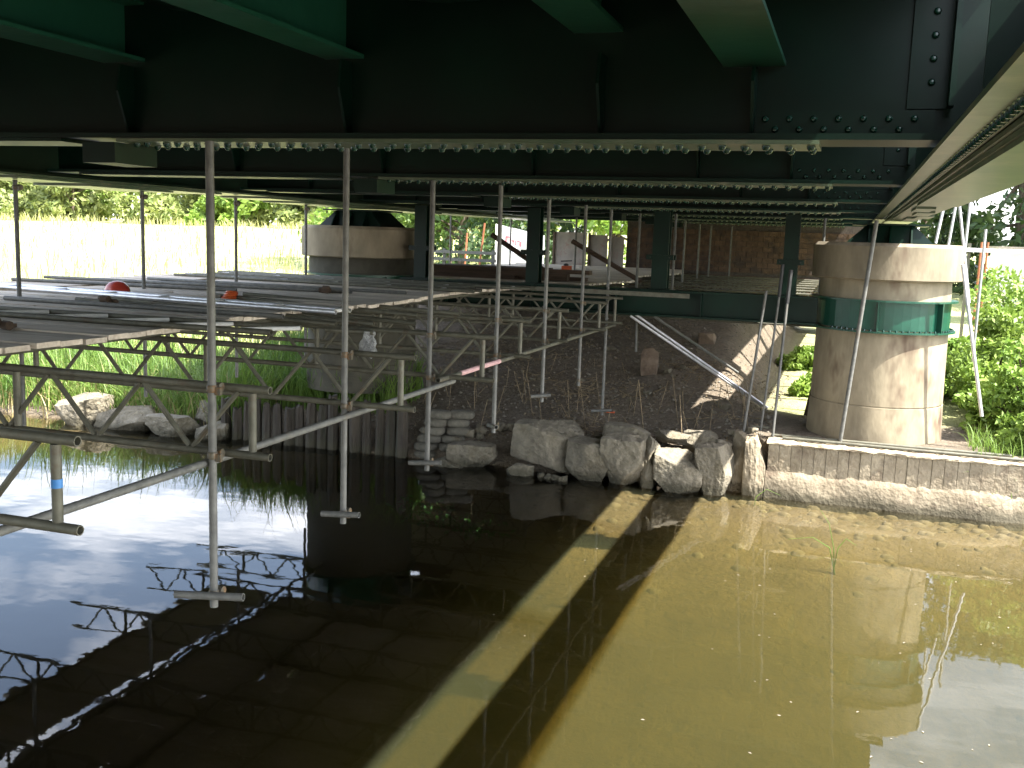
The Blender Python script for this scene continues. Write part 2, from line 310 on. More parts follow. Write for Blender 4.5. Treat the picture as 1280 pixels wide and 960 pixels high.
ys = np.unique(np.concatenate([np.linspace(-200, -15, 12), np.linspace(-15, 10, 50), np.linspace(10, 24, 130), np.linspace(24, 60, 45), np.linspace(60, 700, 30)]))
GX, GY = np.meshgrid(xs, ys); GZ = height(GX, GY)
V = np.stack([GX, GY, GZ], -1).reshape(-1, 3); nx, ny = len(xs), len(ys)
I = (np.arange(ny - 1)[:, None] * nx + np.arange(nx - 1)[None]).ravel(); Fq = np.stack([I, I + 1, I + nx + 1, I + nx], 1)
me = npmesh('ground', V, Fq, 'ground_cover', True)
bedf = (1 - sst(GZ, -.04, .06)); grs = np.clip((1 - sst(GX, -11.3, -10.2)) * sst(GY, 15.6, 16.6) + sst(GX, 2.0, 3.2) * sst(GY, 15.5, 16.5) + .8 * sst(GX, -1.6, -.6) * sst(GY, 17.6, 18.6) + sst(GY, 32, 36), 0, 1)  # grass mask, also painting the sunlit gap left of the pier pale
for nm, arr in (('bed', bedf), ('grassy_sunlit', grs)):
    at = me.attributes.new(nm, 'FLOAT', 'POINT'); at.data.foreach_set('value', np.ascontiguousarray(arr, dtype=np.float32).ravel())
tag(link('ground', me), 'bare soil bank under the bridge, river bed and pale field beyond', kind='structure')
wm = MB().box(-400, 400, -9.5, 15.9, -2.2, 0)
tag(wm.build('river_water', 'river_water'), 'murky olive river water under the bridge', kind='structure')
def gz(x, y): return float(height(np.array([x]), np.array([y]))[0])

# ------------------------------------------------------------------ bolts (shared mesh)
def bolt_mesh(name, rad, h, axis):
    b = MB(); n = 8; prof = [(rad, 0), (rad * .95, h * .45), (rad * .55, h * .92)]
    V = [(q * math.cos(2 * math.pi * i / n), q * math.sin(2 * math.pi * i / n), z) for q, z in prof for i in range(n)] + [(0, 0, h)]
    def tf(v):
        x, y, z = v
        return {'-z': (x, -y, -z), '-y': (x, -z, y), '+z': v}[axis]
    F_ = [(j * n + i, j * n + (i + 1) % n, (j + 1) * n + (i + 1) % n, (j + 1) * n + i) for j in range(2) for i in range(n)] + [(2 * n + i, 2 * n + (i + 1) % n, 3 * n) for i in range(n)]
    b.add([tf(v) for v in V], F_, True); return b
BOLT_DN = bolt_mesh('bolt', .021, .026, '-z'); BOLT_FR = bolt_mesh('bolt', .018, .02, '-y')
ME_DN = BOLT_DN.mesh('bolt', 'bolt_paint'); ME_FR = BOLT_FR.mesh('bolt', 'bolt_paint')
def bolts(parent, pts, shared, proto, single=True):
    off = woff(parent)
    if single:
        for q in pts: link('bolt', shared, parent, Vector(q) - off)
    else:
        b = MB()
        for q in pts: b.add([(x + q[0], y + q[1], z + q[2]) for x, y, z in proto.v], proto.f, True)
        b.build('bolt_rows', 'bolt_paint', parent, 'stuff')

# ------------------------------------------------------------------ the bridge
br = thing('girder_bridge', (0, 0, 4.225), 'dark green riveted steel girder bridge seen from underneath', 'bridge')
ZS = 4.225
BEAMS = [-5.35, -2.0, 1.3, 5.3, 8.85, 12.4, 15.95, 19.5, 23.05, 26.6]
for k, y in enumerate(BEAMS):
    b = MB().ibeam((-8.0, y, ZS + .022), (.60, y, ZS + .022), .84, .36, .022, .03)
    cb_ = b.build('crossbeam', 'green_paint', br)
    MB().box(-4.2, -.18, y - .19, y + .19, ZS, ZS + .02).build('cover_plate', 'lit_flange_paint', cb_)
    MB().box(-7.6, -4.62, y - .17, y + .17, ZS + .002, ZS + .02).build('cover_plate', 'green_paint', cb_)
    if y < 1: continue
    xs_ = [-4.14 + .106 * i for i in range(38)]
    pts = [(x, y - .19 + (.075 if i % 2 else .115), ZS) for i, x in enumerate(xs_)] + [(x, y + (.08 if i % 2 else .12), ZS) for i, x in enumerate(xs_)]
    single = y in (5.3,)
    bolts(cb_, pts, ME_DN, BOLT_DN, single)
    # web stiffeners below the stringers (near side)
    if y < 20:
        for x in (-.51, -1.28, -2.74, -4.21, -5.8, -7.0):
            zt = 4.60 if x == -.51 else 4.68
            MB().prism([(x - .008, y - .011, ZS + .052), (x - .008, y - .06, ZS + .052), (x - .008, y - .16, ZS + .30), (x - .008, y - .13, zt), (x - .008, y - .011, zt)], (.016, 0, 0)).build('stiffener', 'green_paint', cb_)
        # end connection: doubler plate with rivets by the main girder
        MB().box(-.50, .33, y - .032, y - .011, ZS + .053, ZS + .175).build('doubler_plate', 'green_paint', cb_)
        MB().box(.20, .38, y - .034, y - .011, ZS + .18, ZS + .81).build('connection_angle', 'green_paint', cb_)
        MB().box(.375, .40, y - .15, y - .034, ZS + .18, ZS + .81).build('connection_angle', 'green_paint', cb_)
        rp = [(-.45 + .115 * i, y - .032, ZS + .135) for i in range(7)] + [(-.40 + .115 * i, y - .032, ZS + .085) for i in range(6)]
        vp = [(.30, y - .034, ZS + .30 + .107 * i) for i in range(5)]
        bolts(cb_, rp + vp, ME_FR, BOLT_FR, y < 9)
    # plate hanging under the crossbeam at the middle beam
    MB().box(-4.44, -4.205, y - .195, y + .195, 4.10, ZS - .003).build('gusset_plate', 'green_paint', cb_)
# longitudinal stringers framing into the crossbeam webs
for k in range(2, 6):
    y0, y1 = BEAMS[k] + .011, BEAMS[k + 1] - .011
    for x, z, wd in ((-.52, 4.615, .30), (-1.32, 4.80, .26), (-2.78, 4.70, .24), (-4.27, 4.71, .30), (-5.8, 4.71, .26), (-7.1, 4.71, .26)):
        MB().ibeam((x, y0, z), (x, y1, z), 5.065 - z - .002, wd, .014, .022).build('stringer', 'lit_stringer_paint', br)
    # arched trough plates between stringers
    for x0, x1 in ((-2.66, -1.45), (-4.12, -2.9), (-1.19, -.67)):
        b = MB(); n = 10; top = 5.05
        arc = [(x0 + (x1 - x0) * i / n, top - .115 * math.sin(math.pi * i / n)) for i in range(n + 1)]
        ly = y1 - .18
        b.prism([(x, y0 + .1, z) for x, z in arc] + [(x1, y0 + .1, top + .012), (x0, y0 + .1, top + .012)], (0, ly - y0 - .1, 0))
        b.build('trough_plate', 'green_paint', br)
MB().box(-9.1, .33, -9.5, 30.6, 5.068, 5.42).build('deck_slab', 'concrete', br)
MB().box(-9.1, .31, -9.5, 30.6, 5.424, 5.46).build('road_surface', 'asphalt', br)
# parapets on the slab edges
for x in (-8.95, .1):
    MB().box(x - .09, x + .09, -9.4, 30.5, 5.464, 6.35).build('parapet', 'concrete', br)
# main girders: right and left
def main_girder(x0, x1, inner, web_top):
    """x0..x1 bottom flange; inner = +1 when the bridge lies to the -X side"""
    xc = (x0 + x1) / 2 + .06 * inner
    b = MB()
    b.ibeam((xc, -9.4, 4.215), (xc, 30.4, 4.215), web_top - 4.215, abs(x1 - x0) - .12, .03, .03, .10)
    g = b.build('main_girder', 'green_paint', br)
    if inner > 0:
        fx = (x0, x0 + .085)
        MB().box(x0, x0 + .16, -9.4, 30.4, 4.19, 4.2135).build('flange_angle', 'lit_flange_paint', g)
        steps = [(x0 + .165, x1 - .0, -9.4, 30.4, 4.166), (x0 + .18, x1 - .03, -9.3, 15.0, 4.142), (x0 + .19, x1 - .05, -9.2, 9.6, 4.118)]
        for i, (a0, a1, c0, c1, z) in enumerate(steps):
            MB().box(a0, a1, c0, c1, z, z + .022).build('flange_plate', 'lit_flange_paint', g)
        # stepped splice plates on the underside
        for yy, ln, xo in ((10.2, .9, .22), (11.4, 1.1, .30), (12.6, 1.0, .38), (13.6, 1.1, .30)):
            z = 4.118 if yy > 9.6 else 4.094
            MB().box(x0 + xo, x0 + xo + .17, yy, yy + ln, z, z + .022).build('splice_plate', 'lit_flange_paint', g)
        pts = [(x0 + .112, 1.2 + .1 * i, 4.19) for i in range(150)]
        bolts(g, pts[:90], ME_DN, BOLT_DN, True); bolts(g, pts[90:], ME_DN, BOLT_DN, False)
        for yy in np.arange(1.75, 29, 3.55 / 2):
            MB().box(x0 + .02, xc - .018, yy - .008, yy + .008, 4.2465, web_top - .032).build('web_stiffener', 'green_paint', g)
    else:
        for i, (c0, c1, z) in enumerate(((-9.4, 30.4, 4.19), (-9.3, 6.9, 4.165), (8.4, 12.0, 4.165), (13.2, 24, 4.165), (9.5, 11.0, 4.14), (14.3, 20, 4.14))):
            MB().box(x0 + .02 * i, x1 - .02 * i, c0, c1, z, z + .022).build('flange_plate', 'lit_flange_paint', g)
    return g
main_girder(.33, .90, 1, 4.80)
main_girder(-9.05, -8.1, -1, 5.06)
# short cross members joining the right girder to the deck edge
# ------------------------------------------------------------------ piers
def pier(x, y, label, side, zb, smat='concrete'):
    t = thing('bridge_pier', (x, y, zb), label, 'pier', 'round concrete bridge piers')
    sh = MB().lathe((x, y, 0), [(1.03, zb - .3), (.992, 1.38), (.978, 1.385), (.978, 1.40), (.988, 1.405), (.965, 3.27)], 64); sh.sm = [True] * (len(sh.f) - 2) + [False] * 2
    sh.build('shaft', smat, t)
    n = 64; cp = MB().lathe((x, y, 0), [(1.06, 3.27), (1.10, 3.29), (1.10, 3.77), (1.05, 3.82)], n); assert n == 64; cp.sm = [k % (3 * n) < 3 * n and True for k in range(3 * n)] + [False] * 2; cp.sm = [False] * n + [True] * n + [False] * n + [False] * 2; cp.build('cap', 'concrete', t)
    co = MB().lathe((x, y, 0), [(.985, 2.54), (.985, 2.98)], 48, False); co.build('collar', 'collar_paint', t)
    for z0 in (2.50, 2.96):
        f_ = MB(); n = 48; ri, ro = .975, 1.075
        f_.lathe((x, y, 0), [(ri, z0), (ro, z0), (ro, z0 + .025), (ri, z0 + .025), (ri, z0)], n, False).build('collar_flange', 'collar_paint', t)
    for ang in (-95, -40, 85, 175):
        ca, sa = math.cos(R(ang)), math.sin(R(ang)); q = Vector((x + .98 * ca, y + .98 * sa, 2.525)); tv = Vector((-sa, ca, 0)) * .01; rv = Vector((ca, sa, 0)) * .09
        MB().prism([q - tv, q + rv - tv, q + rv - tv + Vector((0, 0, .435)), q - tv + Vector((0, 0, .435))], tv * 2).build('collar_rib', 'collar_paint', t)
    for i in range(30):
        an = R(-135 + i * 5); link('bolt', ME_UP, t, Vector((x + 1.03 * math.cos(an), y + 1.03 * math.sin(an), 2.526)) - woff(t))
    # bearing: tapered pedestal with gusset ribs
    bz = MB(); bz.add([(x - .62, y - .5, 3.82), (x + .62, y - .5, 3.82), (x + .62, y + .5, 3.82), (x - .62, y + .5, 3.82), (x - .34, y - .42, 4.085), (x + .34, y - .42, 4.085), (x + .34, y + .42, 4.085), (x - .34, y + .42, 4.085)],
                      [(0, 3, 2, 1), (4, 5, 6, 7), (0, 1, 5, 4), (1, 2, 6, 5), (2, 3, 7, 6), (3, 0, 4, 7)])
    bo = bz.build('bearing', 'green_paint', t)
    for dx in (-.30, 0, .30):
        MB().prism([(x + dx - .012, y - .50, 3.822), (x + dx - .012, y - .66, 3.822), (x + dx - .012, y - .45, 4.08), (x + dx - .012, y - .42, 4.08)], (.024, 0, 0)).build('bearing_rib', 'green_paint', bo)
    MB().box(x - .55, x + .55, y - .5, y + .5, 4.087, 4.112).build('bearing_plate', 'green_paint', bo)
    return t
ME_UP = bolt_mesh('bolt', .02, .03, '+z').mesh('bolt', 'bolt_paint')
pier(.55, 16.85, 'round concrete pier with green steel collar, half in sunlight beside the leafy bank', 1, .80)
pier(-8.45, 16.85, 'shaded round concrete pier rising behind the far edge of the scaffold deck', -1, 1.2, 'shaded_concrete')
tb = thing('tie_beam', (-3.9, 16.5, 2.55), 'deep dark green steel beam spanning low between the two piers', 'beam')
MB().ibeam((-7.45, 16.45, 2.53), (-.42, 16.45, 2.53), .43, .34, .02, .03).build('beam_body', 'green_paint', tb)
for x in (-6.6, -5.05, -3.6, -2.2, -.9): MB().box(x - .01, x + .01, 16.30, 16.435, 2.565, 2.925).build('stiffener', 'green_paint', tb)
for i, (x, wd) in enumerate(((-7.1, .22), (-5.05, .22), (-2.9, .26), (-.87, .22))):
    c = thing('steel_column', (x, 16.45, 2.963), 'dark green steel column on the tie beam, ' + ['beside the shaded far pier', 'second from the shaded far pier', 'third from the shaded far pier', 'nearest the sunlit pier'][i], 'column', 'steel columns on the tie beam')
    h = 4.22 - 2.963 if abs(x + 5.05) > 1 else 4.22 - 2.963
    b = MB(); w2 = wd / 2
    b.prism([(x - w2, 16.45 - .11, 2.975), (x + w2, 16.45 - .11, 2.975), (x + w2, 16.45 - .09, 2.975), (x + .01, 16.45 - .09, 2.975), (x + .01, 16.45 + .09, 2.975), (x + w2, 16.45 + .09, 2.975), (x + w2, 16.45 + .11, 2.975), (x - w2, 16.45 + .11, 2.975), (x - w2, 16.45 + .09, 2.975), (x - .01, 16.45 + .09, 2.975), (x - .01, 16.45 - .09, 2.975), (x - w2, 16.45 - .09, 2.975)], (0, 0, h - .02))
    b.build('shaft', 'green_paint', c)
    MB().box(x - w2 - .05, x + w2 + .05, 16.32, 16.58, 2.9635, 2.974).build('base_plate', 'green_paint', c)
    MB().box(x - w2 - .09, x + w2 + .09, 16.31, 16.338, 3.44, 3.52).build('clamp_plate', 'green_paint', c)
    MB().box(x - w2 - .09, x + w2 + .09, 16.562, 16.59, 3.44, 3.52).build('clamp_plate', 'green_paint', c)
    for dx in (-.06, .06): MB().tube((x + dx * 2.6, 16.30, 3.48), (x + dx * 2.6, 16.60, 3.48), .012, 6).build('clamp_rod', 'black_rubber', c)

# ------------------------------------------------------------------ suspended scaffold
TR = .0242
def coupler(parent, c, along):
    """right-angle coupler: two collars and a flap"""
    c = Vector(c); b = MB()
    b.lathe((c.x, c.y, c.z - .022), [(.027, 0), (.031, .006), (.031, .038), (.027, .044)], 10)
    b.tube((c.x - .025, c.y + .048, c.z + .004), (c.x + .035, c.y + .048, c.z + .004), .030, 8)
    b.box(c.x + .026, c.x + .062, c.y - .012, c.y + .012, c.z - .035, c.z + .012)
    return b.build('coupler', 'coupler_steel', parent)
POLES = [  # x, y, z bottom, z top, foot tube half length, heading
    (-3.50, 5.04, 1.46, 4.222, .22, 8, 'pole nearest the camera, foot above open water'),
    (-3.63, 6.95, 1.46, 4.35, .16, 2, 'second nearest of its row, hanging over the water with level foot tube'),
    (-3.68, 8.74, 1.50, 4.222, .16, 5, 'pole third in the near row, foot tube hanging beside the sandbags'),
    (-3.73, 10.80, 1.50, 4.30, .13, -50, 'pole fourth in the near row, foot tube end on above the stones'),
    (-3.70, 12.62, 1.60, 4.222, .13, 20, 'pole fifth in the near row, white foot tube over the bare soil'),
    (-3.70, 14.53, 1.56, 4.222, .10, 60, 'pole sixth in the near row, hanging over an orange leaf on the soil'),
    (-3.70, 16.20, .85, 4.222, .17, 15, 'pole last before the tie beam, foot tube behind the boulders')]
for i, (x, y, zb, zt, fh, az, lab) in enumerate(POLES):
    t = thing('scaffold_pole', (x, y, zb), 'steel scaffold ' + lab, 'scaffold pole', 'suspended scaffold poles along the lattice beam ends')
    MB().tube((x, y, zb), (x, y, zt), TR, 14, True).build('tube', 'galvanised', t)
    ca, sa = math.cos(R(az)), math.sin(R(az)); zf = zb + .085; oy = -.05
    if i != 5: MB().tube((x - fh * ca, y + oy - fh * sa, zf - .012), (x + fh * ca, y + oy + fh * sa, zf + .012), TR, 12, True).build('foot_tube', 'galvanised', t)
    coupler(t, (x, y, zf), 0); coupler(t, (x, y, 2.80), 0); coupler(t, (x, y, 2.40), 0)
LEFTP = [(-8.47, 8.72), (-8.60, 10.93), (-8.61, 13.03), (-8.80, 15.40), (-8.5, 6.6)]
for i, (x, y) in enumerate(LEFTP):
    t = thing('scaffold_pole', (x, y, 1.5), ['slim pole at the left edge of the deck, nearest of the far row in view', 'pole standing on the deck beside the red hard hat', 'pole on the far side of the deck right of the orange coil', 'pole on the far deck edge in front of the shaded pier', 'pole of the far row outside the left edge'][i], 'scaffold pole', 'scaffold poles on the far side of the deck')
    MB().tube((x, y, 1.5), (x, y, 4.16), TR, 12, True).build('tube', 'galvanised', t)
    coupler(t, (x, y, 2.40), 0); coupler(t, (x, y, 4.08), 0)
FARP = [(-3.65, 18.3), (-2.95, 18.0), (-3.65, 20.2), (-3.65, 23.64), (-3.8, 27.1), (-3.7, 28.6), (-3.2, 29.2), (-6.2, 20.3), (-6.2, 23.5), (-7.6, 24.5), (-9.0, 27.0), (-9.6, 24.0), (-.45, 18.3)]
for i, (x, y) in enumerate(FARP):
    t = thing('scaffold_pole', (x, y, 2.4), 'thin scaffold pole beyond the tie beam, ' + ['tallest looking, right beside the third steel column', 'against the third steel column', 'left of the third steel column', 'in line behind the near row', 'before the abutment bricks', 'farthest before the abutment bricks', 'rightmost before the abutment bricks', 'left of the power saw', 'right of the power saw', 'before the pale panels', 'left of the banner', 'by the orange posts', 'beside the column nearest the sunlit pier'][i], 'scaffold pole', 'scaffold poles beyond the tie beam')
    MB().tube((x, y, 2.4), (x, y, 4.22 if y < 27 else 4.2), TR, 8).build('tube', 'galvanised', t)

def lattice(name, X1, X0, y, label, group, mat='weathered_tube', zt=2.80, hollow=True, n=10):
    """lattice beam along X from X1 (right end) to X0"""
    t = thing(name, (X1, y, zt - .402), label, 'lattice beam', group)
    zb = zt - .402
    MB().tube((X1, y, zt), (X0, y, zt), TR, n, hollow).build('top_chord', mat, t)
    MB().tube((X1, y, zb), (X0, y, zb), TR, n, hollow).build('bottom_chord', mat, t)
    x = X1 - .12
    while x > X0 + .1:
        MB().tube((x, y, zb + TR), (x, y, zt - TR), TR, n).build('post', mat, t); x -= 1.75
    x = X1 - .20; up = True
    while x - .33 > X0 + .05:
        z0, z1 = (zt - .02, zb + .02) if up else (zb + .02, zt - .02)
        MB().tube((x - .015, y, z0), (x - .335, y, z1), .0165, 8).build('diagonal', mat, t); x -= .35; up = not up
    return t
TRUSS = [(3.52, -3.13), (5.29 - .15, -3.17), (7.07, -3.09), (8.88, -3.08), (10.87, -3.35), (12.82, -3.44), (14.78, -3.37), (16.17, -3.44)]
for i, (y, x) in enumerate(TRUSS):
    t = lattice('lattice_beam', x, -11.6 + rnd.uniform(-.08, .08), y, 'welded tube lattice beam under the deck, ' + (['nearest the camera with blue tape', 'second nearest, beside the nearest pole'] + [ORD[k] + ' from the camera' for k in range(2, 7)] + ['farthest, touching the tie beam'])[i], 'lattice beams carrying the deck')
    if i == 0: MB().tube((x - .12, y, 2.58), (x - .12, y, 2.62), TR + .0015, 12).build('tape_band', 'blue_tape', t)
# ledger tubes below the lattice beams
def single_tube(name, P, Q, label, cat='tube', mat='galvanised', rad=TR, n=14, group=None):
    o = MB().tube(P, Q, rad, n, True).build(name, mat); return tag(o, label, cat, group)
single_tube('ledger_tube', (-3.57, 2.2, 2.345), (-3.53, 9.0, 2.345), 'long grey scaffold tube slung under the near lattice beams above the water')
t = thing('ledger_tube', (-3.54, 8.8, 2.35), 'far half of the sloping scaffold tube under the lattice beams, with a pink sleeve', 'tube')
MB().tube((-3.54, 8.62, 2.395), (-3.60, 16.4, 2.345), TR, 12, True).build('tube', 'weathered_tube', t)
MB().tube((-3.545, 9.2, 2.391), (-3.552, 10.4, 2.384), TR + .002, 12).build('sleeve', 'pink_sleeve', t)
single_tube('ledger_tube', (-8.42, 2.2, 2.345), (-8.75, 16.0, 2.345), 'scaffold tube under the far side of the lattice beams')
# transoms along Y on top of the beams, some with ends poking out
TRANS = [(-5.4, 3.0, 16.2), (-6.6, 3.0, 16.2), (-7.9, 3.0, 15.6), (-9.2, 3.0, 15.6), (-10.6, 3.0, 15.6)]
for i, (x, y0, y1) in enumerate(TRANS):
    single_tube('transom_tube', (x, y0, 2.8495), (x, y1, 2.8495), ORD[i] + ' scaffold tube from the right running under the deck boards', 'tube', 'weathered_tube', n=10)
for i, (x, y, L_) in enumerate(((-4.62, 8.66, 3.), (-4.35, 8.92, 3.2), (-4.05, 9.25, 2.4), (-4.45, 10.2, 2.6), (-4.15, 10.72, 2.8))):
    single_tube('loose_tube', (x - L_, y - .05, 2.948 if i % 2 else 2.9395), (x, y, 2.8505 + .0), 'loose tube end poking past the right deck edge, ' + ORD[i] + ' from the camera', 'tube', 'weathered_tube', n=12)
# plastic rag on a tube end
t = thing('plastic_rag', (-4.30, 8.70, 2.55), 'crumpled pale plastic sheet hanging from a tube end at the deck edge', 'plastic sheet')
b = MB(); n = 14; prof = []
for j in range(9):
    q = j / 8
    for i in range(n):
        an = 2 * math.pi * i / n; rr = .04 + .045 * q + .018 * math.sin(an * 3 + q * 5) + .012 * math.sin(an * 5 - q * 9)
        prof.append((-4.30 + rr * math.cos(an) * 1.1, 8.70 + rr * math.sin(an) * .7, 2.80 - .22 * q + .035 * q * math.sin(an * 3.2)))
b.add(prof, [(j * n + i, j * n + (i + 1) % n, (j + 1) * n + (i + 1) % n, (j + 1) * n + i) for j in range(8) for i in range(n)], True); b.build('sheet', 'plastic_wrap', t)
MB().tube((-4.75, 8.70, 2.79), (-4.24, 8.70, 2.79), TR, 10, True).build('tube', 'weathered_tube', t)

# deck boards: each board a part
dk = thing('scaffold_deck', (-8, 10, 2.875), 'grey timber board deck laid on the suspended lattice beams', 'deck')
def boards(parent, y0, y1, rows, skip=None, w_=.225):
    y = y0
    while y < y1:
        for (xa, xb) in rows(y):
            j = rnd.uniform(-.05, .05); z = 2.8745 + rnd.uniform(0, .014); x0, x1 = xa + j, xb + rnd.uniform(-.02, .02)
            if x1 - x0 < .3: continue
            MB().box(x0, x1, y + .004, y + w_ - .004, z, z + .038).build('board', 'board_timber', parent)
        y += w_
def rows1(y):
    e = -5.22 + (.10 * math.sin(y * 1.3)); s_ = -7.9 + .4 * (int(y / .225) % 3 - 1)
    r_ = [(s_ + .006, e), (-9.32 + rnd.uniform(-.03, .03), s_ - .006), (-10.75 + rnd.uniform(-.1, .1), -9.56)]
    if 15.6 < y + .22 and y < 18.05: r_ = [(-7.2, -5.0)]
    return r_
boards(dk, 3.4, 16.05, rows1)
# edge trim board along the right deck edge
d2 = thing('far_deck', (-7, 24, 2.875), 'distant grey board deck beyond the tie beam in front of the abutment', 'deck')
def rows2(y): return [(-6.9, -4.4 + .2 * math.sin(y)), (-9.6, -6.91)] if y > 18.2 else [(-7.0, -4.6)]
boards(d2, 17.1, 29.6, rows2)
for i, y in enumerate((17.9, 19.3, 20.7, 22.1, 23.5, 24.9, 26.3, 27.7, 29.1)):
    lattice('lattice_beam', .75, -9.7, y, 'pale lattice beam beyond the tie beam, ' + ORD[i] + ' from the piers', 'lattice beams of the far span', 'weathered_tube', 2.80, False, 6)
# ladder beams lying flat on the deck
def ladder(x0, x1, y, dy, gap, label, rung=.85, mat='weathered_tube', rmat='rung_glint', z=2.945, diag=False):
    t = thing('ladder_beam', (x0, y, z), label, 'ladder beam', 'beams lying flat on the deck')
    for s_ in (0, gap): MB().tube((x0, y + s_, z), (x1, y + dy + s_, z), TR, 10, True).build('chord', mat, t)
    n = int((x1 - x0) / rung)
    for i in range(n + 1):
        x = x0 + .12 + i * rung; yy = y + dy * (x - x0) / (x1 - x0)
        if x > x1 - .05: break
        MB().tube((x, yy + TR, z + .002), (x + (.35 if diag else .02), yy + gap - TR, z + .002), .017, 8).build('rung', rmat, t)
    return t
ladder(-10.4, -4.75, 9.62, -.72, .30, 'shiny ladder beam lying across the deck in front of the red hard hat', .78, 'aluminium', z=2.947)
ladder(-9.0, -4.2, 6.75, .08, .44, 'lattice beam lying flat at the near end of the deck', .62, diag=True)
ladder(-10.3, -5.0, 13.85, -.40, .30, 'ladder beam with pale rungs lying on the middle of the deck', .92, z=2.947)
ladder(-10.5, -4.6, 15.35, -.5, .28, 'ladder beam with pale rungs along the far deck edge before the shaded pier', .9, z=2.947)
ladder(-10.2, -5.4, 14.75, -.45, .28, 'second ladder beam from the far deck edge', 1.05, z=2.947)
for i, (x0, x1, y, dy) in enumerate(((-10.9, -6.2, 11.7, .35), (-9.8, -5.6, 12.55, -.1), (-10.7, -7.4, 10.9, .3), (-8.2, -4.9, 8.25, -.08))):
    o = MB().tube((x0, y, 2.942), (x1, y + dy, 2.942), TR, 10, True).build('loose_tube', 'galvanised'); tag(o, 'loose scaffold tube lying on the deck boards, ' + ['behind the red hard hat', 'left of the shaded pier on mid deck', 'at the far left of the deck', 'nearest of those lying on the boards'][i], 'tube', 'loose tubes on the deck')
# timber beam along the deck end toward the tie
o = MB().box(-5.6, -2.35, 16.0, 16.06, 2.86, 2.93).build('timber_beam', 'weathered_tube'); tag(o, 'pale flat beam projecting past the last lattice beam toward the pier', 'beam')
# pile of dark timber behind the deck
for i in range(14):
    x0 = -9.0 + rnd.uniform(-.5, .6); y = 18.3 + .24 * (i % 5); z = 2.925 + .075 * (i // 5); L_ = rnd.uniform(2.0, 3.4)
    o = MB().box(x0 + .9, x0 + .9 + L_, y, y + .215, z, z + .07).build('timber_baulk', 'dark_timber')
    tag(o, 'dark timber baulk behind the deck, ' + ORD[i % 5] + ' from front in the ' + ['bottom', 'middle', 'top'][i // 5] + ' layer', 'timber', 'heap of dark timber')
# hard hat
t = thing('hard_hat', (-8.23, 9.98, 2.915), 'red hard hat lying on the deck boards', 'hard hat')
b = MB(); prof = [(.155, 0), (.150, .012), (.142, .05), (.122, .09), (.085, .125), (.04, .142), (.002, .146)]
b.lathe((-8.23, 9.98, 2.917), prof, 24); b.sm = [True] * len(b.f); b.build('shell', 'hat_red', t)
MB().lathe((-8.23, 9.98, 2.917), [(.15, .004), (.185, 0), (.187, .008), (.15, .016)], 24, False).build('brim', 'hat_red', t)
MB().tube((-8.33, 9.98, 3.012), (-8.13, 9.98, 3.012), .008, 6).build('ridge', 'hat_red', t)
# orange coil of strap
t = thing('strap_coil', (-6.79, 10.13, 2.915), 'small orange strap coil lying on the deck', 'strap')
for k in range(4):
    b = MB(); m, n = 18, 6; Rr = .085 - .008 * k; V_ = []
    for i in range(m):
        A = 2 * math.pi * i / m
        for j in range(n):
            Bq = 2 * math.pi * j / n; V_.append((-6.79 + (Rr + .017 * math.cos(Bq)) * math.cos(A) + .012 * k, 10.13 + (Rr + .017 * math.cos(Bq)) * math.sin(A) * .8, 2.932 + .018 * k + .015 * math.sin(Bq) + .014 * math.sin(A + k)))
    b.add(V_, [(i * n + j, ((i + 1) % m) * n + j, ((i + 1) % m) * n + (j + 1) % n, i * n + (j + 1) % n) for i in range(m) for j in range(n)], True); b.build('loop', 'orange_plastic', t)
MB().box(-6.98, -6.86, 10.06, 10.11, 2.916, 2.955).build('buckle', 'coupler_steel', t)
# coupler heaps
for i, (x, y) in enumerate(((-7.03, 8.41), (-6.08, 6.07), (-6.49, 11.93))):
    t = thing('coupler_heap', (x, y, 2.915), ['small heap of dark scaffold couplers on the deck near the hard hat', 'dark scaffold coupler at the near left end of the deck', 'heap of rusty couplers right of the orange coil on the deck'][i], 'couplers')
    for k in range(5 if i != 1 else 2):
        cx, cy = x + rnd.uniform(-.12, .12), y + rnd.uniform(-.06, .06); q = MB()
        q.tube((cx - .04, cy, 2.95 + .03 * (k % 2)), (cx + .04, cy + rnd.uniform(-.03, .03), 2.95 + .03 * (k % 2)), .036, 8); q.box(cx - .02, cx + .02, cy + .02, cy + .07, 2.93, 2.96); q.build('coupler', 'dark_timber', t)
# power tool on the far deck
t = thing('cut_off_saw', (-6.2, 22.6, 2.92), 'small orange and dark power saw standing on the far deck', 'power tool')
MB().box(-6.25, -6.06, 22.5, 22.72, 2.95, 3.10).build('motor_housing', 'orange_plastic', t)
MB().lathe((-6.17, 22.6, 3.103), [(.06, 0), (.06, .03), (.03, .05)], 10).build('cap', 'black_rubber', t)
MB().tube((-6.30, 22.6, 2.97), (-6.50, 22.55, 2.95), .04, 8).build('guard', 'orange_plastic', t)
MB().tube((-6.30, 22.62, 3.20), (-6.04, 22.62, 3.22), .015, 6).build('handle', 'black_rubber', t)
for dx in (-.09, .09): MB().tube((-6.17 + dx, 22.6, 2.918), (-6.17 + dx, 22.6, 2.952), .02, 6).build('foot', 'black_rubber', t)
# diagonal braces behind the columns
single_tube('brace_tube', (-6.55, 18.5, 3.75), (-5.3, 18.45, 3.02), 'sloping dark brace left of the second steel column', 'brace', 'dark_timber', .05, 8)
single_tube('brace_tube', (-4.95, 18.5, 3.68), (-3.6, 18.45, 2.99), 'sloping dark brace between the second and third steel columns', 'brace', 'dark_timber', .045, 8)

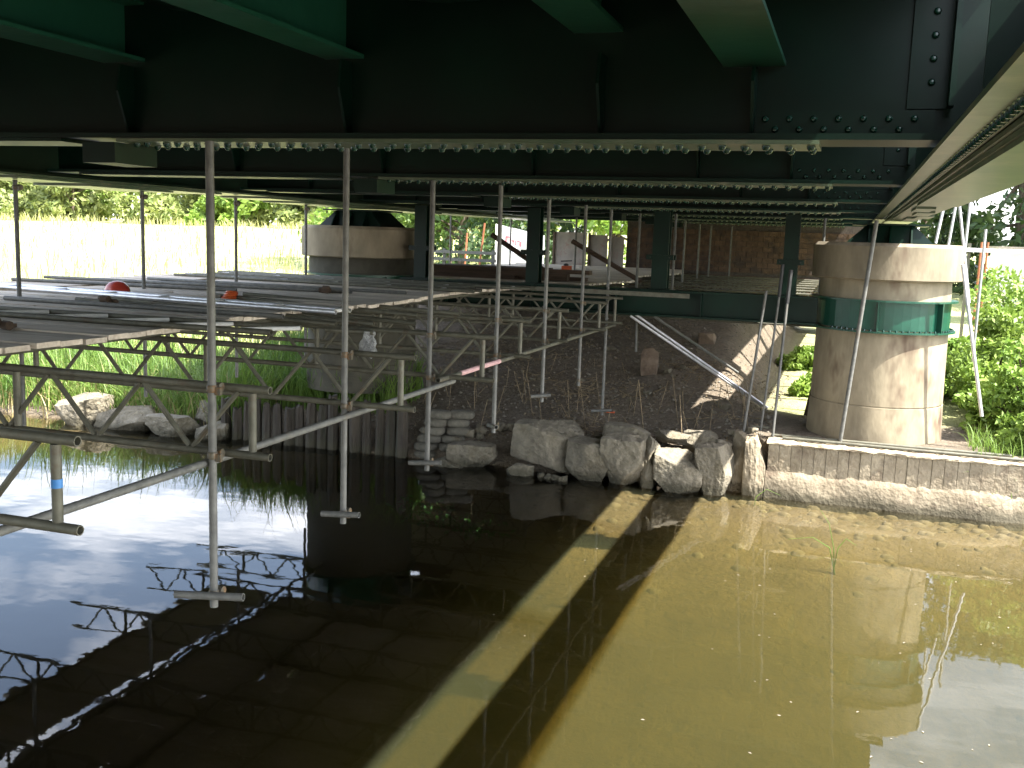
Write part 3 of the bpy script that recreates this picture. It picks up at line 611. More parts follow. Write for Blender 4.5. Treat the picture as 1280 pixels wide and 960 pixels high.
# ------------------------------------------------------------------ bank: wall, boulders, sandbags, piles
def boulder(name, c, size, seed, label, mat='stone', rot=0, cuts=11, cat='boulder', group='boulders along the water edge'):
    q = np.random.default_rng(seed); m = 32
    # cube sphere grid
    P_, F_ = [], []
    for ax in range(3):
        for sg in (-1, 1):
            u, v = np.meshgrid(np.linspace(-1, 1, m), np.linspace(-1, 1, m)); A = np.zeros((m, m, 3)); A[..., ax] = sg; A[..., (ax + 1) % 3] = u * sg; A[..., (ax + 2) % 3] = v
            o = sum(len(x) for x in P_); P_.append(A.reshape(-1, 3)); I_ = (np.arange(m - 1)[:, None] * m + np.arange(m - 1)[None]).ravel() + o
            F_.append(np.stack([I_, I_ + 1, I_ + m + 1, I_ + m], 1))
    Pn = np.concatenate(P_); Fn = np.concatenate(F_); D = Pn / np.linalg.norm(Pn, axis=1, keepdims=True)
    Pn = .82 * Pn + .34 * D
    for _ in range(cuts):
        nn = q.normal(size=3); nn /= np.linalg.norm(nn); d_ = q.uniform(.80, 1.18); ex = Pn @ nn - d_; Pn = Pn - np.clip(ex, 0, None)[:, None] * nn * .97
    for s_, am in ((2.3, .035), (5.1, .02), (11., .014), (23., .010), (41., .006)):
        ph = q.uniform(0, 6, 6); k = np.sin(Pn[:, 0] * s_ + ph[0] + 1.7 * np.sin(Pn[:, 1] * s_ * .7 + ph[1])) * np.cos(Pn[:, 2] * s_ * 1.1 + ph[2]) + .6 * np.sin(Pn[:, 1] * s_ * 1.3 + ph[3] + Pn[:, 0] * s_)
        Pn = Pn + D * (am * k)[:, None]
    Pn /= np.abs(Pn).max(0); Pn = Pn * (np.array(size) / 2); ca, sa = math.cos(R(rot)), math.sin(R(rot))
    Pn = np.stack([Pn[:, 0] * ca - Pn[:, 1] * sa, Pn[:, 0] * sa + Pn[:, 1] * ca, Pn[:, 2]], 1)
    # weld coincident seam vertices
    key = np.round(Pn, 4); _, first, inv = np.unique(key, axis=0, return_index=True, return_inverse=True)
    me_ = npmesh(name, Pn[first], inv.reshape(-1)[Fn], mat, False)
    o = link(name, me_, None, Vector(c)); return tag(o, label, cat, group)
BO = [((-4.33, 15.55, .42), (1.12, .95, .72), 3, 'big wedge-shaped boulder leaning at the left end of the boulder row', -8),
      ((-3.66, 15.22, .22), (.66, .60, .78), 5, 'rounded boulder at the waterline right of the big wedge', 12),
      ((-3.07, 15.20, .30), (.66, .62, .88), 8, 'tall blocky boulder in the middle of the row with a sunlit corner', -5),
      ((-2.70, 15.25, .34), (.30, .55, .84), 11, 'narrow upright stone wedged between two larger boulders, sun striped', 6),
      ((-2.22, 15.18, .24), (.76, .60, .68), 14, 'square pale boulder beside the narrow upright stone', 3),
      ((-1.68, 15.20, .30), (.50, .62, .84), 17, 'boulder with its right side in sun, next to the wall corner', -14),
      ((-5.62, 15.30, .14), (.74, .6, .46), 20, 'low split boulder at the waterline right of the sandbags', 5),
      ((-4.70, 15.05, .0), (.44, .4, .30), 23, 'small stone at the waterline under the big wedge boulder', 0),
      ((-3.15, 15.80, .62), (.78, .6, .36), 26, 'flat stone lying behind the tall blocky boulder', 10),
      ((-2.45, 15.85, .66), (.6, .42, .18), 29, 'thin tilted slab on top behind the square boulder', -20),
      ((-2.0, 15.90, .60), (.55, .5, .34), 32, 'stone in the sun strip behind the square boulder', 15),
      ((-6.0, 15.1, .02), (.55, .4, .22), 35, 'flat dark stone at the foot of the sandbags', 10),
      ((-13.4, 15.30, .22), (.95, .7, .60), 41, 'mottled grey rock at the reedy edge, leftmost', 10),
      ((-12.35, 15.35, .16), (1.25, .8, .46), 44, 'bright sunlit rock at the reedy edge', -5),
      ((-11.35, 15.25, .14), (.95, .7, .40), 47, 'long low rock right of the bright sunlit one', 12),
      ((-10.9, 15.7, .3), (.6, .5, .5), 50, 'dark rock behind the low rocks by the timber piles', 0),
      ((-10.55, 15.2, .10), (.55, .5, .34), 53, 'small rock beside the first timber pile', 20)]
for c, s_, sd_, lab, ro in BO: boulder('boulder', c, tuple(v * 1.1 for v in s_), sd_, lab, rot=ro)
boulder('upright_rock', (-3.45, 18.9, gz(-3.45, 18.9) + .22), (.34, .28, .58), 61, 'reddish upright rock standing alone on the bare soil', 'red_stone', 10, 8, 'rock', None)
boulder('rock', (-2.6, 20.6, gz(-2.6, 20.6) + .08), (.4, .3, .28), 63, 'small red rock behind the upright one', 'red_stone', 10, 8, 'rock', None)
# gravel bag / rubble at the waterline
for i, x in enumerate((-4.35, -4.22, -4.08, -3.98)): boulder('rubble_stone', (x, 14.98 - .03 * i, .0), (.17, .16, .14), 70 + i, ORD[i] + ' small pale rubble stone from the left under the rounded boulder', rot=i * 30, group='rubble stones at the waterline')
for i in range(26):
    x = -6.2 + 5.0 * rnd.random(); y = 15.55 + rnd.random() * .5; q = rnd.uniform(.10, .24)
    boulder('packing_stone', (x, y, gz(x, y) + q * .2), (q * 1.3, q, q * .8), 300 + i, 'fist sized packing stone in the gaps behind the boulder row', rot=rnd.uniform(0, 180), cat='stone', group='packing stones behind the boulders')
for i in range(12):
    x = -7.2 + 5.5 * rnd.random(); y = 16.6 + rnd.random() * 5; q = rnd.uniform(.08, .2)
    boulder('loose_stone', (x, y, gz(x, y) + q * .15), (q * 1.4, q, q * .7), 340 + i, 'half buried loose stone on the bare soil slope', rot=rnd.uniform(0, 180), cat='stone', group='loose stones on the soil slope')
# concrete retaining wall
t = thing('retaining_wall', (.9, 15.4, 0), 'sunlit low concrete retaining wall with grooved face in front of the pier', 'wall')
x = -.93; k = 0
while x < 2.55:
    wd = .165 + rnd.uniform(-.012, .012); yo = 15.29 + rnd.uniform(-.008, .008) + .10 * max(0, x - 1.6) ** 2
    MB().box(x, x + wd - .006, yo, yo + .25, .36 + rnd.uniform(-.015, .02), .800 + rnd.uniform(-.006, .006)).build('grooved_panel', 'old_concrete', t); x += wd; k += 1
b = MB(); n = 60
for j, (dy, z) in enumerate(((.30, .738), (.02, .74), (.0, .70), (.015, .69))): pass
V_, F_ = [], []
for i in range(n + 1):
    x = -.95 + 3.55 * i / n; yb = 15.28 + .10 * max(0, x - 1.6) ** 2
    for dy, z in ((.26, .43), (.014, .40), (-.012, .35), (-.035, .30), (-.04, .21), (-.055, .10), (-.06, -.02), (-.08, -.30), (.26, -.30)):
        V_.append((x, yb + dy + .012 * math.sin(5 * x + 4 * z) * (dy < .2) + rnd.uniform(-.007, .007) * (dy < .2), z + rnd.uniform(-.008, .008)))
m = 9; F_ = [(i * m + j, (i + 1) * m + j, (i + 1) * m + (j + 1) % m, i * m + (j + 1) % m) for i in range(n) for j in range(m)] + [tuple(range(m)), tuple(n * m + j for j in range(m - 1, -1, -1))]
b.add(V_, F_, True); b.build('rough_footing', 'old_concrete', t)
b = MB(); V_ = []; n = 50
for i in range(n + 1):
    x = -.96 + 3.6 * i / n; yb = 15.26 + .10 * max(0, x - 1.6) ** 2
    for dy, z in ((.0, .803), (-.005, .825), (.04, .845), (.42, .865), (.42, .803)): V_.append((x, yb + dy + rnd.uniform(-.012, .012), z + (rnd.uniform(-.012, .014) if z > .81 else 0)))
m = 5; b.add(V_, [(i * m + j, (i + 1) * m + j, (i + 1) * m + (j + 1) % m, i * m + (j + 1) % m) for i in range(n) for j in range(m)] + [tuple(range(m)), tuple(n * m + j for j in range(m - 1, -1, -1))]); b.build('coping', 'old_concrete', t)
boulder('end_block', (-1.12, 15.48, .38), (.36, .60, 1.0), 81, 'shaded square concrete block at the left end of the grooved wall', 'old_concrete', 0, 5, 'block', None)
boulder('end_block', (-1.42, 15.75, .40), (.34, .8, .96), 84, 'dark block between the sun striped boulder and the wall end block', 'old_concrete', 6, 6, 'block', None)
# sandbags
def sandbag(c, sx, sy, sz, rot, lab, seed):
    b = MB(); n, m = 16, 10; q = random.Random(seed); V_ = []
    for j in range(m + 1):
        ph = math.pi * j / m - math.pi / 2
        for i in range(n):
            th = 2 * math.pi * i / n; f = lambda v, e: math.copysign(abs(v) ** e, v)
            X_ = f(math.cos(ph), .6) * f(math.cos(th), .6) * sx / 2; Y_ = f(math.cos(ph), .6) * f(math.sin(th), .6) * sy / 2; Z_ = f(math.sin(ph), .8) * sz / 2
            k = 1 + .06 * math.sin(5 * X_ / sx + seed) + q.uniform(-.02, .02); ca, sa = math.cos(R(rot)), math.sin(R(rot))
            V_.append((c[0] + (X_ * ca - Y_ * sa) * k, c[1] + (X_ * sa + Y_ * ca) * k, c[2] + Z_ * k))
    b.add(V_, [(j * n + i, j * n + (i + 1) % n, (j + 1) * n + (i + 1) % n, (j + 1) * n + i) for j in range(m) for i in range(n)], True)
    o = link('sandbag', b.mesh('sandbag', 'sandbag_cloth', Vector(c)), None, Vector(c)); tag(o, lab, 'sandbag', 'sandbag stack by the timber piles')
LV = ['bottom', 'second', 'third', 'fourth', 'fifth', 'top']
for k in range(6):
    for j in range(2):
        sandbag((-6.55 + .34 * j + rnd.uniform(-.03, .03) + .04 * k, 15.45 + .16 * j + .03 * k, .05 + .135 * k), .42, .34, .155, rnd.uniform(-12, 12) + 25 * j, f'grey sandbag in the {LV[k]} layer of the stack, {["left", "right"][j]} one', k * 2 + j)
# timber piles
for i in range(17):
    x = -10.35 + .215 * i; rr = rnd.uniform(.075, .105); top = .62 + rnd.uniform(-.10, .12) + .02 * i; b = MB(); n, m = 12, 8; V_ = []
    y = 15.30 + rnd.uniform(-.03, .03); lx, ly = rnd.uniform(-.03, .03), rnd.uniform(-.02, .03); ph = rnd.uniform(0, 6)
    for j in range(m + 1):
        z = -.45 + (top + .45) * j / m
        for q in range(n):
            an = 2 * math.pi * q / n; r_ = rr * (1 + .14 * math.sin(an * 3 + ph) + .10 * math.sin(an * 5 + z * 3 + ph)) * (1 - .10 * j / m) * (.85 if j == m else 1)
            V_.append((x + lx * j / m + r_ * math.cos(an), y + ly * j / m + r_ * math.sin(an), z + (.03 * math.sin(an * 2 + ph) if j == m else 0)))
    b.add(V_, [(j * n + q, j * n + (q + 1) % n, (j + 1) * n + (q + 1) % n, (j + 1) * n + q) for j in range(m) for q in range(n)] + [tuple(m * n + q for q in range(n))])
    o = b.build('timber_pile', 'pile_timber'); tag(o, f'weathered timber pile in the bank edge, {ORD[i]} counting from the reeds', 'timber pile', 'row of timber piles holding the bank')
# loose tubes on the slope, rods by the pier
single_tube('loose_tube', (-3.50, 17.15, 2.45), (-1.25, 18.3, gz(-1.25, 18.3) + .03), 'long bright tube sloping down from the deck end to the soil, lower of the pair', mat='aluminium', n=10)
single_tube('loose_tube', (-3.42, 17.22, 2.47), (-1.18, 18.22, gz(-1.18, 18.22) + .03), 'long bright tube sloping down beside its twin, upper of the pair', mat='aluminium', n=10)
single_tube('loose_tube', (-3.10, 17.2, 2.46), (-1.75, 18.4, 1.45), 'short thin tube sloping above the pair of bright tubes', mat='galvanised', n=10)
single_tube('prop_tube', (-3.42, 17.3, 2.46), (-3.40, 17.3, 1.82), 'short vertical tube stub hanging beside the upright rock', n=8)
single_tube('reinforcing_rod', (-1.36, 15.8, .80), (-1.16, 15.8, 3.05), 'thin leaning rod left of the sunlit pier, leftmost of the three', 'rod', rad=.021, n=8)
t = thing('adjustable_prop', (-1.18, 16.1, .85), 'thin leaning prop with a screw jack top, middle one left of the sunlit pier', 'prop')
MB().tube((-1.12, 16.1, .86), (-.98, 16.1, 3.0), .018, 8).build('tube', 'galvanised', t); MB().tube((-.985, 16.1, 2.95), (-.965, 16.1, 3.45), .028, 8).build('screw_jack', 'black_rubber', t)
MB().tube((-1.25, 16.1, .90), (-1.0, 16.12, .90), .02, 8, True).build('foot_tube', 'weathered_tube', t)
t = thing('adjustable_prop', (-.9, 15.55, .83), 'thin upright prop with a screw jack top, nearest the sunlit pier', 'prop')
MB().tube((-.90, 15.55, .84), (-.84, 15.75, 2.9), .021, 8).build('tube', 'galvanised', t); MB().tube((-.84, 15.75, 2.88), (-.82, 15.77, 3.38), .03, 8).build('screw_jack', 'black_rubber', t)
single_tube('raking_prop', (.07, 15.6, .84), (.32, 15.35, 4.13), 'long grey tube standing in front of the sunlit pier up to the girder', 'prop', rad=.030, n=12)
single_tube('raking_prop', (1.55, 16.0, 3.55), (2.02, 16.1, 1.35), 'pale tube leaning down into the bushes right of the sunlit pier', 'prop', 'aluminium', rad=.026, n=10)
single_tube('loose_tube', (-.93, 15.62, .885), (2.4, 15.62, .885), 'long tube lying along the top of the concrete wall, rear one', mat='weathered_tube', n=10)
single_tube('loose_tube', (-.75, 15.45, .882), (2.55, 15.40, .882), 'long tube lying along the top of the concrete wall, front one', mat='weathered_tube', n=10)
o = MB().prism([(-.55, 17.9, .85), (-.40, 17.9, .85), (-.22, 17.9, 2.3), (-.30, 17.9, 2.3)], (0, .12, 0)).build('leaning_post', 'dark_timber'); tag(o, 'dark leaning timber post just left of the sunlit pier', 'post')

# ------------------------------------------------------------------ far abutment and what stands near it
t = thing('abutment', (-3, 30, 2.2), 'reddish brown brick abutment wall at the far end of the bridge', 'abutment')
MB().box(-6.35, .95, 30.02, 31.2, 1.6, 5.05).build('core', 'mortar', t)
bm_ = MB().box(-.148, .148, -.03, .03, -.068, .068).mesh('brick', 'brick_face'); rest = MB(); cnt = 0
for j in range(8):
    z = 2.98 + j * .15
    for i in range(31):
        x = -6.2 + i * .306 + (.153 if j % 2 else 0)
        if x > .8: continue
        if cnt < 300 and x < .8: link('brick', bm_, t, Vector((x, 30.0 + rnd.uniform(-.006, .006), z)) - woff(t)); cnt += 1
        else: rest.box(x - .148, x + .148, 29.97, 30.03, z - .068, z + .068)
for j in range(8):
    z = 1.70 + j * .15
    for i in range(23): x = -6.2 + i * .306 + (.153 if j % 2 else 0); rest.box(x - .148, x + .148, 29.97, 30.03, z - .068, z + .068)
rest.build('brickwork', 'brick_face', t, 'stuff')
for i, (x0, x1) in enumerate(((-8.6, -7.55), (-7.5, -6.9), (-6.86, -6.4))):
    t = thing('hoarding_panel', (x0, 29.9, 2.2), 'pale stained panel standing left of the brick abutment, ' + ORD[i] + ' from the left', 'panel', 'hoarding panels by the abutment')
    MB().box(x0, x1, 29.86, 29.90, 2.2, 3.90 - .05 * i).build('sheet', 'pale_panel', t); MB().box(x0 + .02, x0 + .08, 29.8, 29.855, 2.2, 3.9).build('batten', 'dark_timber', t)
t = thing('banner', (-10.8, 33, 2.4), 'white sheet banner with faded red lettering hung among trees', 'banner')
V_ = []; n = 14
for i in range(n + 1):
    x = -11.55 + 1.75 * i / n; dy = .05 * math.sin(i * 1.1)
    V_ += [(x, 33 + dy, 2.4), (x, 33 + dy, 4.12 - .34 * i / n), (x, 33.02 + dy, 4.12 - .34 * i / n), (x, 33.02 + dy, 2.4)]
b = MB(); b.add(V_, [(4 * i + j, 4 * i + 4 + j, 4 * i + 4 + (j + 1) % 4, 4 * i + (j + 1) % 4) for i in range(n) for j in range(4)] + [(0, 1, 2, 3), (4 * n + 3, 4 * n + 2, 4 * n + 1, 4 * n)]); b.build('sheet', 'white_sheet', t)
# faded lettering: blurred in the photo, marks only as strokes like the original smears
for i, (x, z, ww, hh) in enumerate(((-11.14, 3.62, .05, .20), (-11.07, 3.69, .12, .05), (-10.99, 3.58, .05, .18), (-10.88, 3.57, .11, .05), (-10.88, 3.49, .05, .16), (-10.79, 3.50, .05, .18), (-10.70, 3.55, .10, .05), (-10.62, 3.46, .05, .16))):
    MB().box(x - ww / 2, x + ww / 2, 32.925, 32.93, z - hh / 2, z + hh / 2).build('red_lettering', 'red_print', t)
for i, (x, z0, z1, y) in enumerate(((-11.42, 2.4, 3.78, 29.9), (-11.02, 2.4, 4.1, 30.1))):
    single_tube('orange_post', (x - .05, y, z0), (x + (.12 if i else .02), y, z1), ['short orange post among the trees beyond the deck', 'taller leaning orange post among the trees beyond the deck'][i], 'post', 'rust_orange', .032, 8)
t = thing('barrier_rail', (-10.3, 25.5, 2.3), 'low grey barrier rail beyond the far deck edge in front of trees', 'barrier')
for z in (3.02, 3.22): MB().box(-12.2, -8.9, 25.5, 25.55, z, z + .08).build('rail', 'galvanised', t)
for x in (-11.9, -10.4, -9.0): MB().box(x - .04, x + .04, 25.56, 25.62, 1.6, 3.34).build('post', 'galvanised', t)

# right bank: handrail, pale cabin, scaffold beyond the pier
t = thing('site_cabin', (5.3, 36, 1.2), 'white site cabin behind the bushes at the right edge', 'cabin')
MB().box(4.45, 7.6, 35, 37.4, 1.2, 3.80).build('wall', 'white_sheet', t); MB().box(4.35, 7.7, 34.9, 37.5, 3.803, 3.92).build('roof', 'pale_panel', t); MB().box(5.3, 6.1, 34.97, 34.998, 2.5, 3.3).build('window', 'black_rubber', t)
t = thing('timber_rail', (3.4, 30, 1.2), 'pale timber rail on a post right of the sunlit pier', 'rail')
MB().box(3.0, 3.08, 30, 30.08, 1.2, 3.95).build('post', 'weathered_tube', t); MB().box(2.95, 4.6, 29.93, 29.995, 3.72, 3.83).build('rail', 'white_sheet', t)
for i, x in enumerate((3.42, 3.58)):
    single_tube('rusty_stake', (x, 31, 1.3), (x + .02, 31, 4.0), ['left', 'right'][i] + ' one of two rusty stakes behind the pale timber rail', 'stake', 'rust_orange', .03, 8)
FR = [((1.30, 17.9, 3.85), (1.42, 18.0, 4.75)), ((1.50, 18.2, 3.6), (1.60, 18.2, 4.75)), ((1.92, 18.2, 2.9), (1.58, 18.2, 4.75)), ((1.85, 19.0, 3.4), (1.87, 19.0, 4.8)), ((2.15, 19.0, 1.5), (2.15, 19.0, 4.12))]
for i, (P, Q) in enumerate(FR): single_tube('scaffold_tube', P, Q, 'bright scaffold tube behind the top of the sunlit pier, ' + ORD[i] + ' from the left', 'tube', 'aluminium', n=8, group='scaffold tubes behind the sunlit pier')

# ------------------------------------------------------------------ vegetation
def tree(name, x, y, h, rad, mat, label, group, nl=5000, ls=.2, cz=None, seed=0, squash=.8, low=.25):
    q = np.random.default_rng(seed); z0 = gz(x, y) - .1; t = thing(name, (x, y, z0), label, 'tree' if h > 4 else 'shrub', group)
    b = MB(); tr_ = .035 * h * .6 + .03; b.tube((x, y, z0), (x + q.uniform(-.2, .2), y, z0 + h * .55), tr_, 10, rad2=tr_ * .5); b.build('trunk', 'bark', t)
    cl = []
    nb = 26
    for k in range(nb):
        th = q.uniform(0, 6.28); hh = z0 + h * q.uniform(low, 1.0); rr = rad * q.uniform(.2, 1.0) * math.sin(math.pi * min(.95, .32 + .63 * (hh - z0) / h)) ** .6
        c = np.array([x + rr * math.cos(th), y + rr * math.sin(th), hh]); cl.append((c, rad * q.uniform(.22, .42)))
        if k < 9:
            lb = MB().tube((x, y, z0 + h * q.uniform(.2, .5)), tuple(c), tr_ * .35, 6, rad2=.01).build('limb', 'bark', t)
    C = []
    for c, rr in cl:
        d = q.normal(size=(nl // nb, 3)); d /= np.linalg.norm(d, axis=1, keepdims=True); C.append(c + d * (rr * q.uniform(.35, 1.05, len(d)) ** .6)[:, None] * np.array([1, 1, squash]))
    C = np.concatenate(C); C = C[C[:, 2] > z0 + .05]; V, F_ = leaves(C, ls); me = npmesh('crown', V - np.array([x, y, z0]), F_, mat); link('crown', me, t)
    return t
# far tree line behind the field
k = 0
for i, (x, y, h, rd) in enumerate(((-104, 88, 15, 7.5), (-95, 92, 15, 7), (-86, 86, 12, 6), (-78, 90, 16, 7), (-70, 87, 12, 6), (-63, 92, 15, 7), (-56, 86, 13, 6), (-49, 90, 15, 7), (-43, 86, 12, 6), (-37, 91, 14, 6.5), (-31, 84, 12, 6), (-25, 80, 13, 6), (-112, 84, 12, 7))):
    tree('field_tree', x, y, h, rd, ['leaf_far', 'leaf_bright', 'leaf_far'][i % 3], ORD[i] + ' tree from the left in the line behind the bright field', 'tree line behind the field', 9000, .40, seed=i, low=.02)
for i in range(14):
    tree('hedge_shrub', -118 + 7.2 * i + rnd.uniform(-1.5, 1.5), 79 + rnd.uniform(-2, 2), rnd.uniform(4.1, 6.5), rnd.uniform(3.6, 4.8), ['leaf_far', 'leaf_bright', 'leaf_far', 'leaf_far'][i % 4], ORD[i] + ' hedge bush from the left along the far field edge', 'hedge along the far field edge', 5000, .34, seed=140 + i, low=.0)
# trees between left pier and banner, beyond the deck
for i, (x, y, h, rd, m_) in enumerate(((-15.5, 40, 8, 3.4, 'leaf_mid'), (-12.3, 37, 7.5, 3.0, 'leaf_dark'), (-18.5, 46, 9, 4, 'leaf_mid'), (-8.6, 38, 7, 2.8, 'leaf_bright'), (-22, 44, 8, 3.5, 'leaf_bright'))):
    tree('bank_tree', x, y, h, rd, m_, ['mid green tree seen through the gap beyond the far deck', 'dark leafy tree behind the orange posts', 'tree behind the shaded pier', 'light green tree above the banner and panels', 'bright tree left of the shaded pier'][i], 'trees beyond the far deck', 6500, .17, seed=40 + i, low=.1)
# right: dark trees and bushes
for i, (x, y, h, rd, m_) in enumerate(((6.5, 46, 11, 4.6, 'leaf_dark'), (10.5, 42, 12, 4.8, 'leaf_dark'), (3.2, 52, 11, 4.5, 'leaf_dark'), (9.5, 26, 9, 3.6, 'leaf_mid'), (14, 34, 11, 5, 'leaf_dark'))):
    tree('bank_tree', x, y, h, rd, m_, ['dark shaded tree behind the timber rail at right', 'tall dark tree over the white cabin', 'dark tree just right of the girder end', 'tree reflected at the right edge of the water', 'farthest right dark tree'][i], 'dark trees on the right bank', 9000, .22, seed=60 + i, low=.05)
for i, (x, y, h, rd, m_) in enumerate(((2.75, 17.2, 1.5, .8, 'leaf_bright'), (3.5, 18.6, 2.4, 1.1, 'leaf_bright'), (2.7, 19.6, 2.0, .9, 'leaf_bright'), (4.6, 20.5, 2.6, 1.2, 'leaf_bright'), (3.2, 22.5, 2.4, 1.2, 'leaf_bright'), (2.2, 20.8, 1.3, .7, 'leaf_bright'), (3.1, 16.3, .9, .65, 'leaf_bright'), (4.4, 17.6, 1.9, 1.0, 'leaf_bright'), (1.0, 21.5, 1.2, .8, 'leaf_bright'), (-.5, 20.2, .4, .5, 'leaf_bright'), (5.6, 23, 2.6, 1.4, 'leaf_mid'), (-.7, 23.5, .45, .6, 'leaf_bright'), (3.9, 16.6, 1.7, .9, 'leaf_bright'), (2.35, 18.3, 1.2, .6, 'leaf_bright'), (5.3, 18.8, 2.4, 1.2, 'leaf_bright'))):
    tree('leafy_bush', x, y, h, rd, m_, 'leafy bush beside the sunlit pier, ' + ['at the end of the wall', 'below the leaning tube', 'behind the leaning tube', 'tall one at the right edge', 'behind the clump', 'low one behind the pier', 'lowest one at the water', 'at the right edge', 'seen left of the pier', 'lit one in the gap left of the pier', 'hindmost at the right', 'far one in the gap left of the pier', 'at the right end of the wall', 'right behind the pier', 'outermost at the right edge'][i], 'bushes on the right bank', 4600, .066, seed=80 + i, low=.02)
# reeds on the left bank
n = 15000; bx = rng.uniform(-27, -9.9, n); by = 15.45 + rng.beta(1.2, 2.2, n) * 4.5; bx = np.where(rng.uniform(size=n) < .12, rng.uniform(-11, -7.3, n), bx); by = np.where(bx > -9.9, 16.0 + rng.uniform(0, 1.2, n), by)
V, F_ = blades(np.stack([bx, by, height(bx, by) - .03], 1), 1.15, .75, .022); tag(link('reed_bed', npmesh('reed_bed', V, F_, 'reed')), 'bright green arching reeds and long grass along the left bank', 'reeds', kind='stuff')
n = 2600; bx = rng.uniform(-27, -9.8, n); by = 15.3 + rng.beta(1.1, 2.6, n) * 4.5; V, F_ = blades(np.stack([bx, by, height(bx, by) - .03], 1), .95, 1.0, .016); tag(link('dead_reeds', npmesh('dead_reeds', V, F_, 'dead_reed')), 'dry straw coloured reed stems among the green reeds', 'reeds', kind='stuff')
n = 1500; bx = rng.uniform(-27, -10, n); by = 15.6 + rng.beta(1.1, 1.6, n) * 4.5; V, F_ = blades(np.stack([bx, by, height(bx, by) - .03], 1), 1.5, .35, .03); tag(link('dark_reeds', npmesh('dark_reeds', V, F_, 'leaf_mid')), 'taller darker reed leaves standing over the rest', 'reeds', kind='stuff')
n = 16000; by = 18.5 + rng.uniform(0, 1, n) ** 1.5 * 55; bx = -11.2 - rng.uniform(0, 1, n) * (16 + .95 * by); V, F_ = blades(np.stack([bx, by, height(bx, by) - .03], 1), .9, .5, .05, 3); tag(link('field_grass', npmesh('field_grass', V, F_, 'field_grass')), 'tall pale grass of the sunlit field', 'grass', kind='stuff')
n = 900; bx = rng.uniform(1.9, 4.5, n); by = rng.uniform(15.3, 16.6, n); V, F_ = blades(np.stack([bx, by, height(bx, by) - .02], 1), .45, .7, .014); tag(link('bank_grass', npmesh('bank_grass', V, F_, 'reed')), 'green grass tufts at the right end of the wall', 'grass', kind='stuff')
# ground litter under the bridge
n = 9000; bx = rng.uniform(-8.5, -1.0, n); by = 15.6 + rng.uniform(0, 1, n) ** 1.3 * 7; kk = rng.uniform(size=n) < np.clip(.25 + .8 * nse(bx, by, 1.4, 8), .03, 1)
C = np.stack([bx, by, height(bx, by) + .012], 1)[kk]; V, F_ = leaves(C, .032, .8); tag(link('leaf_litter', npmesh('leaf_litter', V, F_, 'litter')), 'dry leaves and crumbs of soil scattered on the bank', 'litter', kind='stuff')
n = 2600; b = MB()
for i in range(n):
    x = rnd.uniform(-7.8, -1.0); y = 15.7 + rnd.random() ** 1.4 * 6.5; q = rnd.uniform(.008, .03) * (1.6 if rnd.random() < .05 else 1); z = gz(x, y) + q * .3
    b.add([(x - q, y, z), (x, y - q * .8, z), (x + q * 1.1, y + q * .2, z), (x + q * .1, y + q, z), (x, y, z + q * rnd.uniform(.5, 1.0)), (x, y, z - q * .6)], [(0, 1, 4), (1, 2, 4), (2, 3, 4), (3, 0, 4), (1, 0, 5), (2, 1, 5), (3, 2, 5), (0, 3, 5)])
tag(b.build('soil_clods', 'clod'), 'small clods and pebbles scattered over the bare soil', 'pebbles', kind='stuff')
CL = [(rnd.uniform(-6.5, -1.6), rnd.uniform(16, 19.5)) for _ in range(9)]
n = 420; b = MB()
for i in range(n):
    x = rnd.uniform(-7.5, -1.3); y = rnd.uniform(15.8, 20.5)
    if i % 5 < 3: cx_, cy_ = CL[i % 9]; x = min(-1.3, cx_ + rnd.gauss(0, .28)); y = max(15.8, cy_ + rnd.gauss(0, .16)); ln = rnd.uniform(.06, .22); an = rnd.uniform(0, 6.28); z = gz(x, y) + .015
    b.tube((x, y, z), (x + ln * math.cos(an), y + ln * math.sin(an), gz(x + ln * math.cos(an), y + ln * math.sin(an)) + .02), .006, 4)
tag(b.build('twig_litter', 'litter'), 'thin dry twigs strewn on the soil under the bridge', 'twigs', kind='stuff')
o = MB().box(-3.80, -3.66, 14.9 + 2.05, 17.03, gz(-3.7, 17) + .01, gz(-3.7, 17) + .03).build('orange_leaf', 'orange_plastic'); tag(o, 'small orange scrap on the soil under the sixth pole', 'scrap')
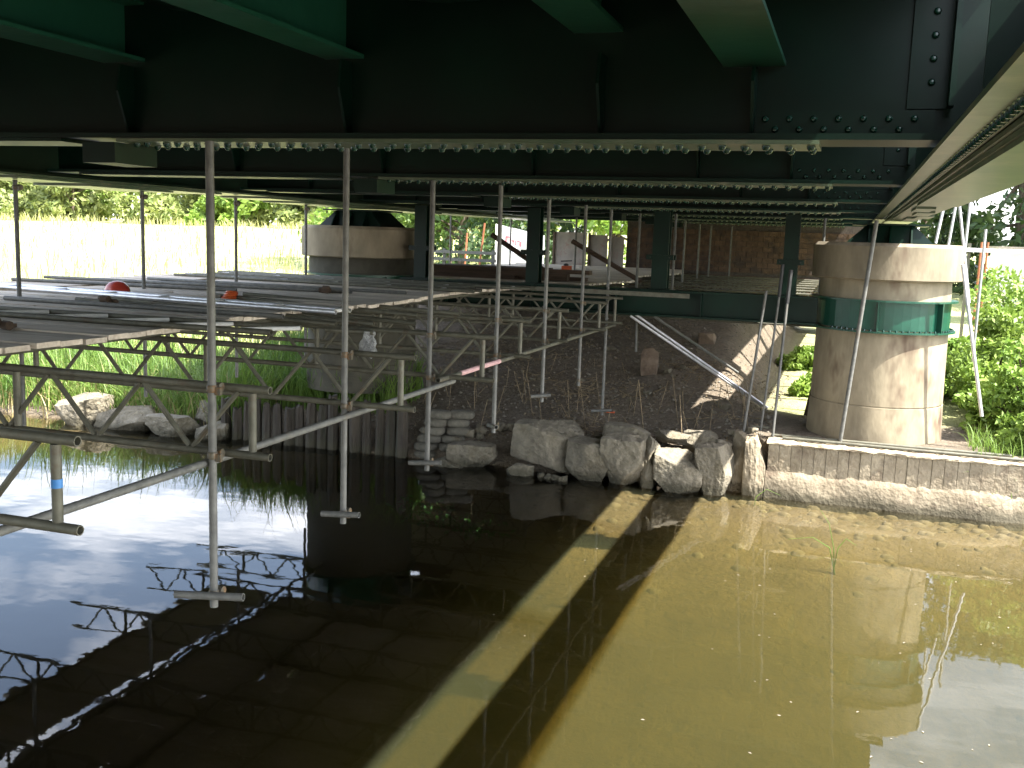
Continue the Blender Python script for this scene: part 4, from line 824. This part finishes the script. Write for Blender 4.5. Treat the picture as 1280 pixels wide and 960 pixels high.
# water plants
for i, (x, y, nb_, ht, spd) in enumerate(((-4.8, 12.3, 26, .16, .35), (-5.4, 12.8, 14, .12, .25), (-4.3, 11.9, 10, .10, .2))):
    q = rng.normal(size=(nb_ * 6, 2)) * spd; C = np.stack([x + q[:, 0], y + q[:, 1] * .5, np.full(len(q), -.05) + rng.uniform(-.06, .035, len(q))], 1); V, F_ = leaves(C, .055, .7)
    tag(link('water_weed', npmesh('water_weed', V, F_, 'water_weed')), ['green water weed patch just under the surface, largest one', 'green water weed patch nearest the sandbags', 'green water weed patch nearest the camera'][i], 'water weed', 'water weed patches')
n = 70; fx = rng.uniform(-3.5, 2.2, n); fy = rng.uniform(7.2, 15.0, n); V, F_ = leaves(np.stack([fx, fy, np.full(n, .004)], 1), .016, 40); tag(link('floating_leaves', npmesh('floating_leaves', V, F_, 'clod')), 'tiny leaves and specks floating on the lit water', 'leaves', kind='stuff')
n = 230; fx = rng.uniform(-4.5, 3.5, n); fy = 15.25 - rng.exponential(1.0, n); q = rng.uniform(.03, .12, n); b = MB()
for x, y, q_ in zip(fx, fy, q):
    z = gz(x, y); ph = rnd.uniform(0, 6); k = 7; V_ = []
    for rr_, hh_ in ((1, -.3), (.75, .22), (.4, .42)):
        V_ += [(x + q_ * rr_ * math.cos(2 * math.pi * i / k + ph) * (1 + .25 * math.sin(i * 2.1 + ph)), y + q_ * .8 * rr_ * math.sin(2 * math.pi * i / k + ph), z + q_ * hh_) for i in range(k)]
    b.add(V_, [(j * k + i, j * k + (i + 1) % k, (j + 1) * k + (i + 1) % k, (j + 1) * k + i) for j in range(2) for i in range(k)] + [tuple(2 * k + i for i in range(k))], True)
tag(b.build('bed_stones', 'bed_stone'), 'stones on the shallow river bed along the bank', 'stones', kind='stuff')
for i, (x, y, h, lx) in enumerate(((.12, 12.8, .5, -.22), (.13, 12.78, .22, -.6), (.1, 12.82, .25, .25), (-1.1, 15.0, .25, .4))):
    b = MB(); P0 = Vector((x, y, -.3)); pts = [P0, Vector((x + lx * .15, y, .05)), Vector((x + lx * .5, y + .02, h * .7)), Vector((x + lx, y + .03, h if i < 1 else h * .4))]
    for k in range(3): b.tube(pts[k], pts[k + 1], .008 - .002 * k, 6, rad2=.006 - .002 * k)
    o = b.build('reed_stem', 'reed'); tag(o, 'single reed stem standing out of the lit water, ' + ['upright one', 'bent to the left', 'bent to the right', 'at the foot of the wall'][i], 'reed stem', 'reed stems in the water')
